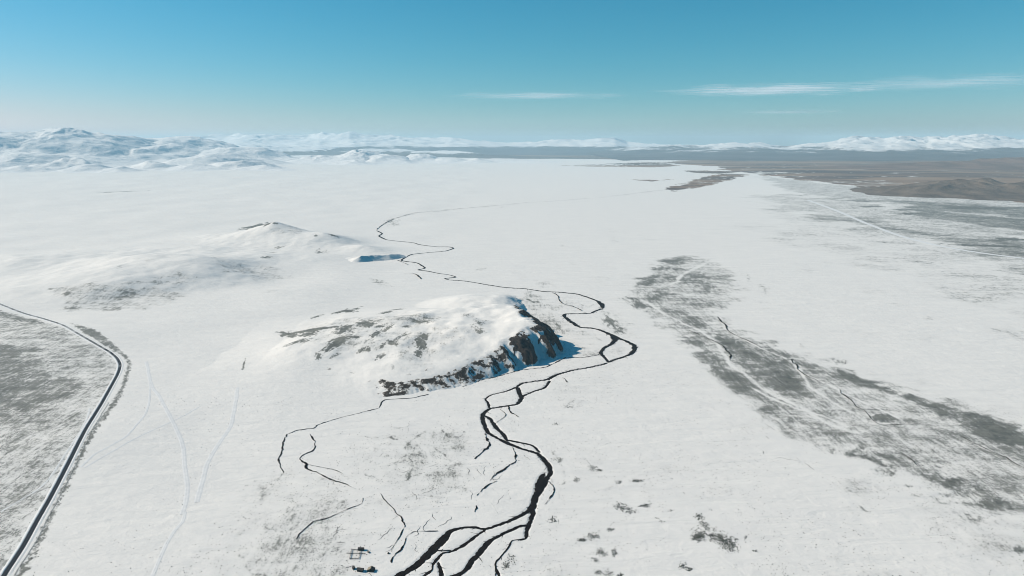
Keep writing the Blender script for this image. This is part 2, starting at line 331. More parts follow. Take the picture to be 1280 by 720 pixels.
SCARS = [
 ([(-211.6,886.3),(-188.8,883.6),(-172.6,886.2),(-158.6,875.7)],3.3,0.35),
 ([(-106.9,939.7),(-116.8,913.7),(-129.5,889.0),(-139.5,865.5),(-143.7,843.2)],1.8,0.35),
 ([(-178.2,924.7),(-162.5,913.4),(-151.9,919.1),(-145.2,936.4)],1.8,0.3),
 ([(-235.7,933.0),(-217.2,939.0),(-203.1,957.0),(-180.8,966.3)],2.1,0.22),
 ([(-132.8,819.8),(-124.5,791.0),(-125.2,768.0),(-131.5,751.9)],1.6,0.3),
 ([(-181.9,848.2),(-165.5,829.0),(-148.4,801.7),(-138.2,776.1)],1.7,0.25),
 ([(-107.0,848.3),(-92.7,834.0),(-80.3,813.3),(-67.1,802.3)],1.7,0.3),
 ([(-100.5,911.1),(-89.1,886.7),(-75.6,884.2),(-65.5,900.3)],1.8,0.25),
 ([(-266.1,663.5),(-247.9,647.9),(-229.6,643.2),(-212.2,655.2)],1.7,0.2),
 ([(-271.7,611.9),(-260.0,591.9),(-247.5,579.2),(-218.0,570.7)],1.2,0.35),
 ([(-311.6,758.8),(-292.9,738.9),(-285.6,705.7),(-266.0,688.1)],3.7,0.2),
 ([(-353.9,850.2),(-328.4,815.5),(-308.6,783.1)],5.2,0.15),
 ([(-59.5,996.0),(-40.0,1006.1),(-22.4,1002.8)],1.7,0.3),
 ([(0.0,900.6),(11.5,914.5),(31.6,900.6)],1.6,0.2),
 ([(70.7,943.1),(81.3,989.6),(99.1,1022.9)],2.5,0.28),
 ([(89.7,958.1),(102.2,1002.6),(115.0,1029.9)],2.5,0.22),
 ([(53.1,841.7),(61.8,813.6),(65.5,781.0),(61.3,750.6)],2.4,0.35),
 ([(45.6,760.5),(56.8,740.9),(52.5,718.6)],2.1,0.3),
 ([(-27.8,722.2),(-17.9,695.6),(-15.8,678.9)],1.1,0.35),
 ([(4.7,731.5),(9.2,713.2),(11.5,687.3)],1.1,0.35),
 ([(-5.7,737.1),(-2.7,711.4),(1.8,687.2)],0.9,0.4),
 ([(-84.1,686.9),(-72.1,700.6),(-59.1,707.7)],1.8,0.25),
 ([(-123.5,712.7),(-111.5,725.4),(-92.5,721.9)],1.9,0.2),
 ([(-188.5,780.6),(-170.1,768.0),(-152.8,748.0)],1.8,0.22),
 ([(-246.3,848.9),(-224.3,825.0),(-207.6,820.2)],1.7,0.2),
 ([(-299.1,1002.5),(-270.5,950.2),(-279.2,921.4)],2.6,0.2),
 ([(340.6,2116.0),(384.7,2012.8),(411.1,1964.6)],4.8,0.15),
 ([(406.8,759.8),(409.6,736.4),(418.8,717.9),(436.0,707.2)],2.0,0.22),
 ([(381.4,736.4),(386.6,717.9),(393.7,686.7)],2.0,0.22),
 ([(31.6,1754.9),(57.3,1700.5),(82.7,1718.4)],4.1,0.4),
 ([(91.3,1508.6),(106.8,1467.1),(128.1,1467.2)],3.9,0.35),
 ([(172.3,1682.8),(190.7,1648.2),(206.7,1682.5)],3.2,0.3),
 ([(152.6,1427.5),(172.4,1389.7),(184.7,1353.7)],3.0,0.3),
 ([(189.7,1537.4),(212.1,1567.2),(231.6,1598.3)],3.0,0.25),
]
VEG = [
 ([(288.0,1735.9),(324.3,1853.0),(375.8,1964.2),(418.9,2116.7),(492.1,2326.8),(558.3,2412.7),(634.7,2432.0),(692.1,2379.2),(704.2,2233.2),(680.9,2051.9),(647.9,1898.1),(601.3,1755.4),(524.1,1640.2),(487.9,1552.0),(506.6,1438.8),(530.8,1339.9),(556.7,1264.2),(590.0,1201.8),(609.3,1136.9),(635.2,1081.4),(667.1,1033.9),(692.4,993.4),(729.9,958.6),(734.9,901.1),(692.0,802.6),(576.6,654.6),(562.9,670.3),(539.7,686.8),(512.2,712.7),(497.9,750.2),(482.3,791.4),(456.7,820.4),(417.5,848.7),(384.4,886.9),(367.4,948.7),(348.2,1040.0),(345.4,1144.7),(346.2,1275.3),(340.7,1439.1),(311.5,1613.4)],21.8,0.47),
 ([(583.9,1188.3),(605.3,1128.7),(629.1,1070.2),(660.9,1023.6),(686.3,983.9),(725.7,952.6),(724.9,887.7),(696.4,849.4),(662.4,862.0),(649.3,888.1),(654.9,944.2),(643.6,984.2),(622.9,1023.8),(599.9,1077.8),(580.5,1120.7)],5.9,0.42),
 ([(353.6,1419.7),(392.2,1340.6),(397.8,1249.6),(395.7,1170.3),(416.6,1050.6),(422.3,982.7),(386.3,951.7),(364.8,1012.2),(354.3,1103.8),(354.1,1201.9)],6.7,0.22),
 ([(445.4,1438.8),(465.5,1340.1),(474.1,1249.2),(508.9,1201.7),(495.7,1116.1),(482.6,1022.8),(444.4,1022.5),(426.4,1095.8),(417.3,1170.3),(421.1,1301.3)],7.0,0.25),
 ([(-1477.6,1812.5),(-1253.1,1623.5),(-1122.8,1546.9),(-1005.1,1467.1),(-909.2,1384.0),(-806.3,1294.1),(-737.9,1220.5),(-686.5,1127.3),(-647.8,1023.5),(-608.4,920.8),(-564.3,794.3),(-523.3,675.5),(-486.7,583.4),(-491.7,527.6),(-814.5,760.7)],4.4,0.5),
 ([(-1105.0,1332.5),(-967.0,1275.6),(-853.9,1199.5),(-781.2,1136.3),(-758.7,1076.1),(-723.5,1003.3),(-746.2,982.1),(-814.2,959.3)],26.2,0.38),
 ([(-1003.8,1495.8),(-961.8,1469.2),(-913.7,1439.5),(-879.8,1408.5),(-818.2,1342.5),(-770.6,1292.1),(-722.7,1236.3),(-699.6,1201.0),(-676.9,1149.0),(-638.2,1064.3),(-613.0,995.8),(-585.4,900.6),(-549.6,803.2),(-517.7,719.1),(-478.3,622.5),(-463.8,580.8),(-451.3,543.8),(-461.0,547.2),(-471.1,580.8),(-485.6,622.5),(-525.5,719.0),(-557.1,802.9),(-594.5,900.7),(-623.0,995.9),(-646.7,1064.4),(-682.2,1144.6),(-708.5,1201.1),(-744.6,1251.1),(-824.5,1325.2),(-915.3,1407.7)],2.1,0.85),
 ([(-1272.8,1623.6),(-1180.7,1575.8),(-1107.7,1538.5),(-1049.7,1493.8),(-1090.3,1499.9),(-1166.5,1542.4),(-1241.2,1580.5)],4.5,0.4),
 ([(1838.0,5444.1),(2266.0,5406.6),(2461.2,5027.4),(2503.9,4373.3),(2594.0,3956.7),(2803.9,3409.8),(1713.3,2050.4),(1758.1,2429.4),(1710.3,2840.7),(1730.4,3597.2),(1609.2,4169.3)],103.8,0.45),
 ([(1511.4,4168.6),(1822.0,3792.1),(1860.7,3098.1),(2169.0,2618.3),(1182.7,1388.9),(1123.3,1521.4),(1066.9,1638.6),(1094.8,1991.3),(1036.9,2427.8),(1096.7,3104.1)],105.2,0.28),
 ([(2723.5,4865.5),(2922.0,4467.8),(3404.9,4158.8),(2346.1,2839.1),(2356.2,3341.2),(2302.4,3778.3)],74.3,0.5),
 ([(3042.2,8617.7),(3180.8,6522.7),(3300.0,5673.4),(3441.1,5091.2),(3781.0,4627.3),(2948.7,3590.2),(2594.0,3956.7),(2439.6,4752.1),(2236.6,5654.7)],66.4,0.5),
 ([(-301.6,688.5),(-301.3,762.6),(-268.5,782.3),(-208.3,740.9),(-159.3,686.8),(-123.9,686.8),(-111.8,611.5),(-159.7,611.6),(-158.5,573.1),(-154.6,527.8),(-238.9,527.7),(-266.4,598.4)],26.9,0.26),
 ([(-224.8,848.6),(-191.9,899.6),(-124.2,899.8),(-53.5,848.8),(-46.3,722.1),(-70.8,687.0),(-115.0,686.8),(-174.4,759.9)],26.1,0.22),
 ([(-144.4,848.1),(-124.7,860.6),(-103.0,813.2),(-108.6,776.3),(-128.5,763.9),(-146.4,801.7)],9.8,0.22),
 ([(-95.4,791.2),(-61.0,802.3),(-48.5,760.4),(-61.3,736.9),(-95.1,744.4),(-107.1,764.0)],9.3,0.26),
 ([(-60.7,973.6),(-47.8,958.2),(-47.1,848.8),(-73.0,824.8),(-111.4,886.5),(-94.3,942.8)],18.3,0.17),
 ([(-266.0,688.1),(-246.5,741.7),(-177.0,686.9),(-174.5,639.9),(-215.7,611.8),(-252.7,625.9)],16.5,0.12),
 ([(73.4,900.5),(107.6,958.1),(160.6,848.9),(174.5,760.4),(135.9,655.5),(90.6,573.3),(60.4,573.2),(53.1,687.3)],37.1,0.12),
 ([(387.4,759.8),(411.7,770.0),(444.7,740.3),(398.1,686.7),(375.7,695.2)],12.1,0.26),
 ([(466.4,780.6),(511.1,740.6),(562.9,670.3),(481.4,560.9),(469.9,598.1),(448.7,639.7),(424.7,686.7)],24.9,0.24),
 ([(319.6,611.9),(348.1,605.0),(354.7,573.2),(289.0,561.3)],12.4,0.2),
 ([(32.8,1823.2),(85.2,1774.0),(118.7,1640.3),(103.6,1421.1),(128.9,1320.0),(187.3,1276.4),(160.2,1246.1),(98.9,1241.6),(75.7,1237.5),(62.3,1282.8),(42.9,1615.5),(21.1,1754.9)],13.3,0.34),
 ([(129.2,1793.4),(202.6,1682.6),(183.4,1598.9),(125.5,1599.4),(101.3,1683.1)],16.2,0.25),
 ([(125.4,1523.2),(166.1,1440.4),(198.7,1359.4),(174.4,1297.7),(138.0,1331.1),(124.3,1421.2)],13.5,0.2),
 ([(210.9,1330.4),(233.1,1308.0),(219.9,1265.7),(185.4,1240.9),(181.0,1276.5)],7.5,0.3),
 ([(231.3,1639.2),(258.0,1582.0),(264.4,1452.7),(268.1,1376.8),(236.6,1389.2),(213.4,1466.6),(204.6,1537.2)],14.2,0.38),
 ([(232.4,2049.4),(306.4,2143.0),(336.8,1873.9),(274.2,1754.8),(235.8,1874.5)],28.7,0.1),
 ([(-422.8,2220.0),(-354.7,2125.2),(-392.5,2055.0),(-455.0,2120.2)],24.3,0.15),
 ([(-485.6,1402.5),(-430.1,1479.9),(-363.4,1502.7),(-253.1,1496.6),(-158.5,1378.7),(-183.0,1252.3),(-218.5,1190.9),(-280.3,1205.8),(-338.9,1204.6),(-416.2,1264.1)],20.5,0.24),
 ([(-443.0,1525.9),(-356.5,1553.2),(-173.6,1438.2),(-33.9,1401.6),(-59.6,1221.9),(-113.5,1157.2),(-191.6,1112.1),(-274.7,1114.9),(-347.4,1180.9)],33.4,0.13),
 ([(-1224.1,1760.5),(-1187.2,1786.6),(-1103.1,1808.7),(-1013.8,1844.0),(-927.7,1845.7),(-875.7,1802.2),(-864.5,1690.0),(-913.0,1609.8),(-1021.8,1596.9),(-1130.4,1646.0)],20.4,0.42),
 ([(-1023.4,1885.1),(-978.8,1932.7),(-896.6,1916.0),(-880.2,1862.1),(-945.7,1860.8)],18.0,0.33),
 ([(-1061.7,2325.7),(-892.2,2145.9),(-776.8,2176.2),(-696.7,2102.0),(-677.1,1987.7),(-730.9,1940.3),(-796.8,1963.1),(-878.6,1994.1)],19.5,0.36),
 ([(-999.9,2740.2),(-942.7,2763.8),(-937.0,3121.9),(-824.8,2692.0),(-940.2,2705.1)],15.5,0.34),
 ([(-742.9,2621.9),(-596.8,2657.5),(-501.6,2491.8),(-589.0,2363.1),(-698.8,2405.5),(-784.5,2550.9)],38.2,0.14),
 ([(-1914.3,7506.8),(-1115.3,8024.4),(0.0,8835.3),(1168.4,8410.5),(0.0,7051.3),(-1060.3,6522.7)],86.4,0.13),
 ([(-2555.9,11065.1),(-584.2,12657.8),(908.7,13129.7),(1924.4,10409.3),(701.1,10109.5),(-908.8,9826.3)],79.4,0.1),
]
SPOT = [
 (549.3,2311.2,0.0227,-0.00547,-0.00694,-0.01595,0,0.34),
 (481.4,2172.7,0.0296,-0.00584,0.01377,-0.03102,0,0.34),
 (535.1,2159.5,0.03873,-0.00985,-0.01293,-0.0252,0,0.3),
 (482.0,2038.6,0.05116,-0.01248,-0.01171,-0.02382,0,0.3),
 (428.3,2038.2,0.04464,-0.00717,0.02867,-0.03169,0,0.3),
 (408.8,1964.5,0.06134,-0.00519,0.07127,-0.03864,0,0.34),
 (378.5,1940.7,0.04291,-0.00877,-0.01221,-0.02652,0,0.34),
 (551.9,2026.8,0.02578,-0.00647,0.00374,-0.01441,0,0.26),
 (548.6,1876.5,0.0337,-0.01067,-0.01276,-0.01175,0,0.24),
 (315.4,1690.0,0.02885,-0.00754,-0.03379,-0.01526,0,0.34),
 (317.6,1646.6,0.03944,-0.01062,-0.04319,-0.01998,0,0.22),
 (413.2,1812.4,0.02831,-0.00725,-0.01573,-0.01631,0,0.26),
 (373.3,1744.5,0.05403,-0.0167,-0.04028,-0.01126,0,0.3),
 (418.3,1558.9,0.02675,-0.00989,-0.05578,-0.01559,0,0.26),
 (421.4,1486.1,0.04195,-0.01634,-0.05854,-0.01699,0,0.26),
 (388.1,1558.6,0.02408,-0.00847,-0.05578,-0.01665,0,0.22),
 (718.7,2077.2,0.04868,-0.01866,-0.02651,-0.00974,0,0.3),
 (712.1,2013.7,0.07943,-0.04018,-0.06705,0.00694,0,0.34),
 (713.1,1908.8,0.07042,-0.02908,-0.04547,-0.01865,0,0.38),
 (700.9,1844.0,0.0783,-0.03805,-0.0453,-0.00017,0,0.3),
 (637.4,1691.5,0.08153,-0.0309,-0.02214,-0.04934,0,0.34),
 (623.9,1631.9,0.10014,-0.03218,0.04341,-0.07551,0,0.3),
 (220.1,1515.2,0.04933,-0.01272,-0.03869,-0.01589,0,0.52),
 (230.7,1439.9,0.05968,-0.01488,-0.04928,-0.02871,0,0.39),
 (581.2,1311.9,0.0862,-0.04261,-0.05358,-0.03629,0,0.38),
 (571.8,1369.4,0.11951,-0.04993,-0.03216,-0.09109,0,0.3),
 (611.3,1215.6,0.07339,-0.03859,-0.02916,-0.03926,0,0.38),
 (612.2,1201.8,0.11127,-0.05922,-0.04726,-0.06431,0,0.26),
 (476.4,1201.7,0.09473,-0.02853,0.05649,-0.10662,0,0.38),
 (506.9,1215.6,0.11179,-0.04351,0.0001,-0.08599,0,0.41),
 (457.8,1264.3,0.04183,-0.02016,-0.09136,-0.0288,0,0.22),
 (436.5,1351.9,0.03927,-0.01713,-0.06447,-0.0194,0,0.26),
 (373.2,1201.9,0.03758,-0.03186,-0.07344,0.00766,0,0.19),
 (475.0,1115.9,0.04118,-0.02285,-0.06104,-0.02091,0,0.19),
 (554.2,950.0,0.06457,-0.0368,-0.01561,-0.06555,0,0.56),
 (541.4,952.9,0.10456,-0.05091,0.0256,-0.12356,0,0.3),
 (613.0,984.2,0.05475,-0.03905,-0.05581,-0.02722,0,0.19),
 (646.2,968.5,0.05711,-0.041,-0.05397,-0.04544,0,0.3),
 (682.3,906.9,0.04858,-0.04073,-0.04326,-0.01918,0,0.38),
 (682.4,923.7,0.03795,-0.02981,-0.03767,-0.03141,0,0.22),
 (690.7,877.3,0.11157,-0.08843,-0.05311,-0.08854,0,0.3),
 (662.2,849.5,0.11488,-0.09026,-0.05466,-0.0952,0,0.34),
 (700.1,958.9,0.0374,-0.02767,-0.02954,-0.04555,0,0.26),
 (642.4,1013.6,0.03145,-0.02222,-0.08231,-0.04689,0,0.26),
 (732.5,929.1,0.07788,-0.07101,-0.06098,-0.00895,0,0.26),
 (422.7,836.6,0.18924,-0.08681,0.0005,-0.10475,0,0.3),
 (442.5,829.6,0.11742,-0.06604,-0.04078,-0.08464,0,0.38),
 (464.6,846.6,0.156,-0.07783,0.00097,-0.13682,0,0.45),
 (480.4,829.9,0.15651,-0.09448,-0.08117,-0.16572,0,0.38),
 (490.1,820.6,0.10342,-0.06841,-0.082,-0.09453,0,0.26),
 (466.4,809.0,0.09428,-0.06068,-0.06241,-0.07439,0,0.45),
 (454.6,820.3,0.09489,-0.05519,-0.05488,-0.11432,0,0.34),
 (462.6,782.7,0.06675,-0.03834,-0.01213,-0.06051,0,0.45),
 (468.0,774.3,0.12638,-0.07409,-0.02857,-0.14383,0,0.26),
 (540.2,794.0,0.19768,-0.12955,-0.05261,-0.25287,0,0.45),
 (519.9,770.5,0.1105,-0.09742,-0.08453,-0.0184,0,0.22),
 (530.5,756.3,0.11129,-0.08461,-0.05323,-0.06306,0,0.38),
 (541.8,760.4,0.12459,-0.09594,-0.0884,-0.10282,0,0.38),
 (515.9,748.4,0.10933,-0.08712,-0.08889,-0.0648,0,0.3),
 (549.8,744.6,0.20709,-0.1552,-0.09074,-0.19334,0,0.38),
 (549.0,735.0,0.26589,-0.17814,0.00035,-0.21992,0,0.34),
 (471.6,744.2,0.20955,-0.1282,-0.04464,-0.23196,0,0.41),
 (492.9,738.6,0.26077,-0.17885,-0.09072,-0.20339,0,0.41),
 (467.2,723.5,0.15389,-0.093,-0.02484,-0.23292,0,0.45),
 (486.5,712.7,0.12848,-0.10229,-0.10639,-0.0853,0,0.38),
 (503.4,723.6,0.11579,-0.08773,-0.10664,-0.13543,0,0.38),
 (496.0,707.4,0.17245,-0.14027,-0.12504,-0.09929,0,0.34),
 (525.0,725.5,0.08663,-0.06779,-0.05541,-0.06844,0,0.19),
 (540.3,700.4,0.06076,-0.04736,-0.02754,-0.06213,0,0.25),
 (554.2,707.4,0.12044,-0.09517,-0.06378,-0.14107,0,0.3),
 (500.1,673.6,0.07933,-0.06375,-0.04251,-0.05755,0,0.34),
 (557.9,693.5,0.13526,-0.11593,-0.14535,-0.17925,0,0.3),
 (508.9,614.1,0.14652,-0.13791,-0.08564,-0.07531,0,0.45),
 (506.8,768.4,0.08863,-0.07698,-0.10165,-0.02379,0,0.15),
 (392.9,725.2,0.09321,-0.07245,-0.05988,-0.02347,0,0.08),
 (411.4,712.5,0.08804,-0.05753,-0.03538,-0.04971,0,0.08),
 (456.3,3099.5,0.04492,-0.00538,0.01222,-0.01066,0,0.23),
 (428.6,2836.4,0.03006,-0.01169,-0.05161,0.00337,0,0.33),
 (587.0,2841.5,0.02481,-0.00516,-0.00736,-0.01922,0,0.16),
 (206.9,2229.0,0.03812,-0.01011,-0.05326,-0.00462,0,0.18),
 (74.3,2617.2,0.06457,-0.00178,-0.00088,-0.0324,0,0.2),
 (199.6,2678.9,0.10522,-0.0076,1e-05,-0.0389,0,0.39),
 (7.6,2117.1,0.04333,-0.0016,-0.02913,-0.03066,0,0.26),
 (-102.9,2159.9,0.04174,0.00399,0.04967,-0.03262,0,0.33),
 (36.3,2026.5,0.04994,0.00177,0.05271,-0.04008,0,0.26),
 (92.4,1929.8,0.03551,-0.00291,-0.01916,-0.02088,0,0.33),
 (-383.4,1954.4,0.03256,0.00493,-0.01627,-0.0248,0,0.39),
 (-403.9,1975.8,0.07053,0.0126,-0.01296,-0.04449,0,0.26),
 (966.1,1535.8,0.0766,-0.04736,-0.01569,-0.0355,0,0.34),
 (933.9,1437.9,0.11412,-0.07268,-0.02712,-0.06775,0,0.22),
 (918.9,1823.6,0.05693,-0.02632,0.01643,-0.04903,0,0.15),
 (961.5,1699.6,0.03055,-0.01646,-0.00018,-0.05604,0,0.15),
 (1051.4,1613.6,0.0321,-0.01988,-2e-05,-0.04092,0,0.15),
 (1227.3,1729.5,0.03381,-0.02152,0.02095,-0.04085,0,0.14),
 (1056.7,1438.6,0.04771,-0.03308,0.00014,-0.07738,0,0.19),
 (914.6,1339.8,0.04308,-0.02983,-0.0349,-0.03494,0,0.19),
 (985.9,1291.1,0.06126,-0.04875,-0.03236,-0.01296,0,0.19),
 (972.1,1681.8,0.06172,-0.03397,-7e-05,-0.02852,0,0.11),
 (1872.1,2683.2,0.00685,-0.00466,-0.00808,-0.03493,0,0.65),
 (2101.7,2862.9,0.01848,-0.01327,-0.00512,-0.01682,0,0.72),
 (2288.0,3907.8,0.01366,-0.00783,-0.00064,-0.01605,0,0.52),
 (2302.0,4378.2,0.00815,-0.0042,-0.00035,-0.01436,0,0.39),
 (2907.3,4251.3,0.00503,-0.00338,-0.00214,-0.00972,0,0.39),
 (1409.8,2053.8,0.01016,-0.00686,-0.01201,-0.01843,0,0.15),
 (1390.3,2340.8,0.00896,-0.00526,-0.01014,-0.01478,0,0.14),
 (1130.8,2263.8,0.00927,-0.00455,-0.00642,-0.01871,0,0.11),
 (-339.6,1236.7,0.04323,0.02319,0.0877,-0.043,0,1.35),
 (-354.2,1195.4,0.08743,0.09091,0.1466,0.00034,0,1.35),
 (-332.4,1269.6,0.04583,0.01512,0.02931,-0.06162,0,1.08),
 (-306.5,1278.8,0.0921,0.01736,-0.01545,-0.163,0,1.35),
 (-267.8,1296.0,0.06055,0.02536,0.1588,-0.02253,0,1.35),
 (-252.6,1334.3,0.07159,0.02698,0.15631,-0.07482,0,1.22),
 (-272.3,1352.4,0.12173,0.02659,0.0178,-0.15987,0,1.08),
 (-172.5,1241.6,0.09612,0.03829,0.05365,-0.03876,0,2.29),
 (-166.9,1220.5,0.16589,0.00903,-0.03459,-0.0931,0,1.89),
 (-170.4,1190.5,0.16568,-0.00286,-0.05627,-0.08659,0,2.03),
 (-168.3,1268.6,0.11559,0.06252,0.11388,-0.02677,0,1.08),
 (-398.8,1603.8,0.05159,0.01283,0.00234,-0.05679,0,1.49),
 (-422.0,1588.3,0.08592,0.02508,0.06125,-0.07819,0,1.08),
 (-382.9,1628.2,0.05316,0.01667,0.1454,-0.0667,0,0.94),
 (-292.2,1551.5,0.0657,0.01545,0.0475,-0.04621,0,1.49),
 (-279.7,1598.7,0.05167,0.01103,0.04138,-0.06737,0,0.94),
 (-458.6,1548.0,0.06496,0.02195,0.12044,-0.07114,0,1.35),
 (-467.4,1372.9,0.04821,0.01475,-0.04163,-0.0455,0,0.94),
 (-433.5,1372.8,0.03346,0.01113,-0.01402,-0.07315,0,0.81),
 (-413.9,1340.1,0.06157,0.02196,0.01484,-0.04456,0,0.94),
 (-422.9,1275.5,0.03966,0.0163,0.05764,-0.06859,0,0.94),
 (-403.2,1272.6,0.06377,0.02489,0.04606,-0.10327,0,0.68),
 (-399.4,1371.6,0.02733,0.00827,-0.01581,-0.10609,0,0.81),
 (-343.9,1349.1,0.0505,0.0146,0.01139,-0.0253,0,0.68),
 (-312.0,1391.9,0.04234,0.00983,0.00073,-0.02953,0,0.59),
 (-299.0,1370.2,0.11974,0.02467,-0.02515,-0.05863,0,0.76),
 (-279.9,1218.3,0.10552,0.05046,0.09439,-0.1005,0,0.81),
 (-267.8,1217.8,0.19313,0.11101,0.11583,-0.06428,0,0.94),
 (-243.1,1229.7,0.11377,0.05239,0.17321,-0.08251,0,0.81),
 (-227.0,1241.2,0.09099,0.00884,-0.05988,-0.09522,0,0.94),
 (-239.0,1183.0,0.09663,0.0285,0.04518,-0.08463,0,0.76),
 (-214.8,1341.5,0.1541,0.02342,0.04317,-0.11725,0,1.08),
 (-191.3,1373.9,0.04991,0.00643,-0.03626,-0.11263,0,0.54),
 (-93.5,1407.3,0.05885,0.00361,0.00537,-0.04337,0,0.41),
 (-68.1,1338.3,0.06177,0.00293,0.01128,-0.03253,0,0.54),
 (-321.8,1148.1,0.23562,0.06012,-0.01982,-0.20867,0,0.54),
 (-277.6,1127.6,0.17944,0.0399,-0.03968,-0.24682,0,0.54),
 (-217.0,1273.8,0.06139,0.02031,0.16717,-0.05496,0,0.54),
 (-325.4,1197.4,0.07378,0.03536,0.17922,-0.10475,0,0.54),
 (-168.8,1395.8,0.04231,0.00484,0.0012,-0.05198,0,0.32),
 (-62.2,1279.9,0.08355,-0.01346,-0.06817,-0.08494,0,0.54),
 (-206.9,1130.1,0.35939,0.05952,-0.00929,-0.08403,0,0.54),
 (-197.1,1194.2,0.08158,0.01913,0.05389,-0.04012,0,0.32),
 (-1266.2,3282.9,0.01817,0.00733,0.02906,-0.01027,0,1.3),
 (-1239.3,3337.0,0.02071,0.00804,0.03062,-0.00231,0,1.56),
 (-1007.8,2813.0,0.04258,0.01647,0.04043,-0.05053,0,1.56),
 (-971.9,2805.3,0.05232,0.01412,0.04543,-0.13407,0,1.04),
 (-706.4,2687.3,0.04771,0.00735,-0.01575,-0.06955,0,1.43),
 (-769.9,2665.9,0.1488,0.05863,0.07092,-0.04533,0,1.3),
 (-878.2,2550.8,0.03626,0.01467,0.03273,-0.05919,0,0.78),
 (-861.0,2413.6,0.03825,0.01415,0.0578,-0.02152,0,0.59),
 (-832.2,2284.4,0.0459,0.01686,0.03652,-0.04746,0,0.78),
 (-816.5,2277.8,0.03691,0.01319,0.04731,-0.05652,0,0.52),
 (-709.8,2475.3,0.07818,0.02833,0.04755,-0.01285,0,0.52),
 (-686.2,2474.9,0.06815,0.01784,-0.00153,-0.03057,0,0.26),
 (-653.7,1804.6,0.02544,0.00954,0.02394,-0.02978,0,0.29),
 (-1150.6,2070.8,0.05054,0.02795,0.02507,-0.06739,0,0.45),
 (-1097.6,2039.9,0.05783,0.03254,0.03701,-0.03121,0,0.59),
 (-1083.5,2089.4,0.04681,0.02669,0.10424,0.00155,0,0.39),
 (-1143.6,1960.9,0.06837,0.04288,0.05689,-0.01996,0,0.52),
 (-1075.8,1741.6,0.06228,0.04575,0.11284,-0.04397,0,0.26),
 (-1152.0,1726.6,0.08993,0.0712,0.08199,-0.03626,0,0.65),
 (-1220.7,1765.1,0.23524,0.15065,-0.01537,-0.17788,0,0.91),
 (-1692.2,2614.1,0.06378,0.0416,0.02801,-0.00882,0,0.39),
 (-1071.9,1631.2,0.03625,0.02299,0.01975,-0.0735,0,0.39),
 (-970.7,1625.9,0.03642,0.02055,-0.00029,-0.04465,0,0.33),
 (-1001.6,1737.2,0.03425,0.01926,0.02146,-0.0292,0,0.26),
 (-430.5,2262.4,0.03719,0.00681,0.00376,-0.03326,0,0.2),
 (-491.8,1196.4,0.53282,0.15797,-0.03794,-0.04936,0,1.04),
 (-482.8,1169.3,0.52869,0.13986,-0.09335,-0.10613,0,0.78),
 (-354.9,662.5,0.74249,0.01727,-0.12537,-0.13972,0,1.04),
 (-3294.4,5720.8,0.00417,0.00238,0.00893,-0.00877,0,0.65),
 (-704.9,3532.1,0.02651,0.00568,0.01783,-0.01438,0,0.0),
 (-603.7,3473.3,0.02025,0.00383,0.00624,-0.00605,0,0.44),
 (-641.1,3594.8,0.02925,0.00573,0.01251,-0.00761,0,0.39),
 (-582.0,3882.0,0.01557,0.00254,0.02829,-0.0216,0,0.45),
 (-476.7,4074.2,0.01043,0.00128,0.02571,-0.01906,0,0.36),
 (-250.5,4285.4,0.00906,0.00058,0.01447,-0.02191,0,0.29),
 (0.0,4490.9,0.00793,4e-05,0.01342,-0.02523,0,0.29),
 (335.5,4793.1,0.00687,-0.00044,0.01291,-0.02354,0,0.23),
 (719.3,5145.4,0.0064,-0.00084,0.01697,-0.02134,0,0.26),
 (-398.8,4157.9,0.04112,0.00387,-0.00175,-0.02392,0,0.39),
 (-65.7,4327.0,0.04944,0.00074,-0.0008,-0.02296,0,0.39),
]
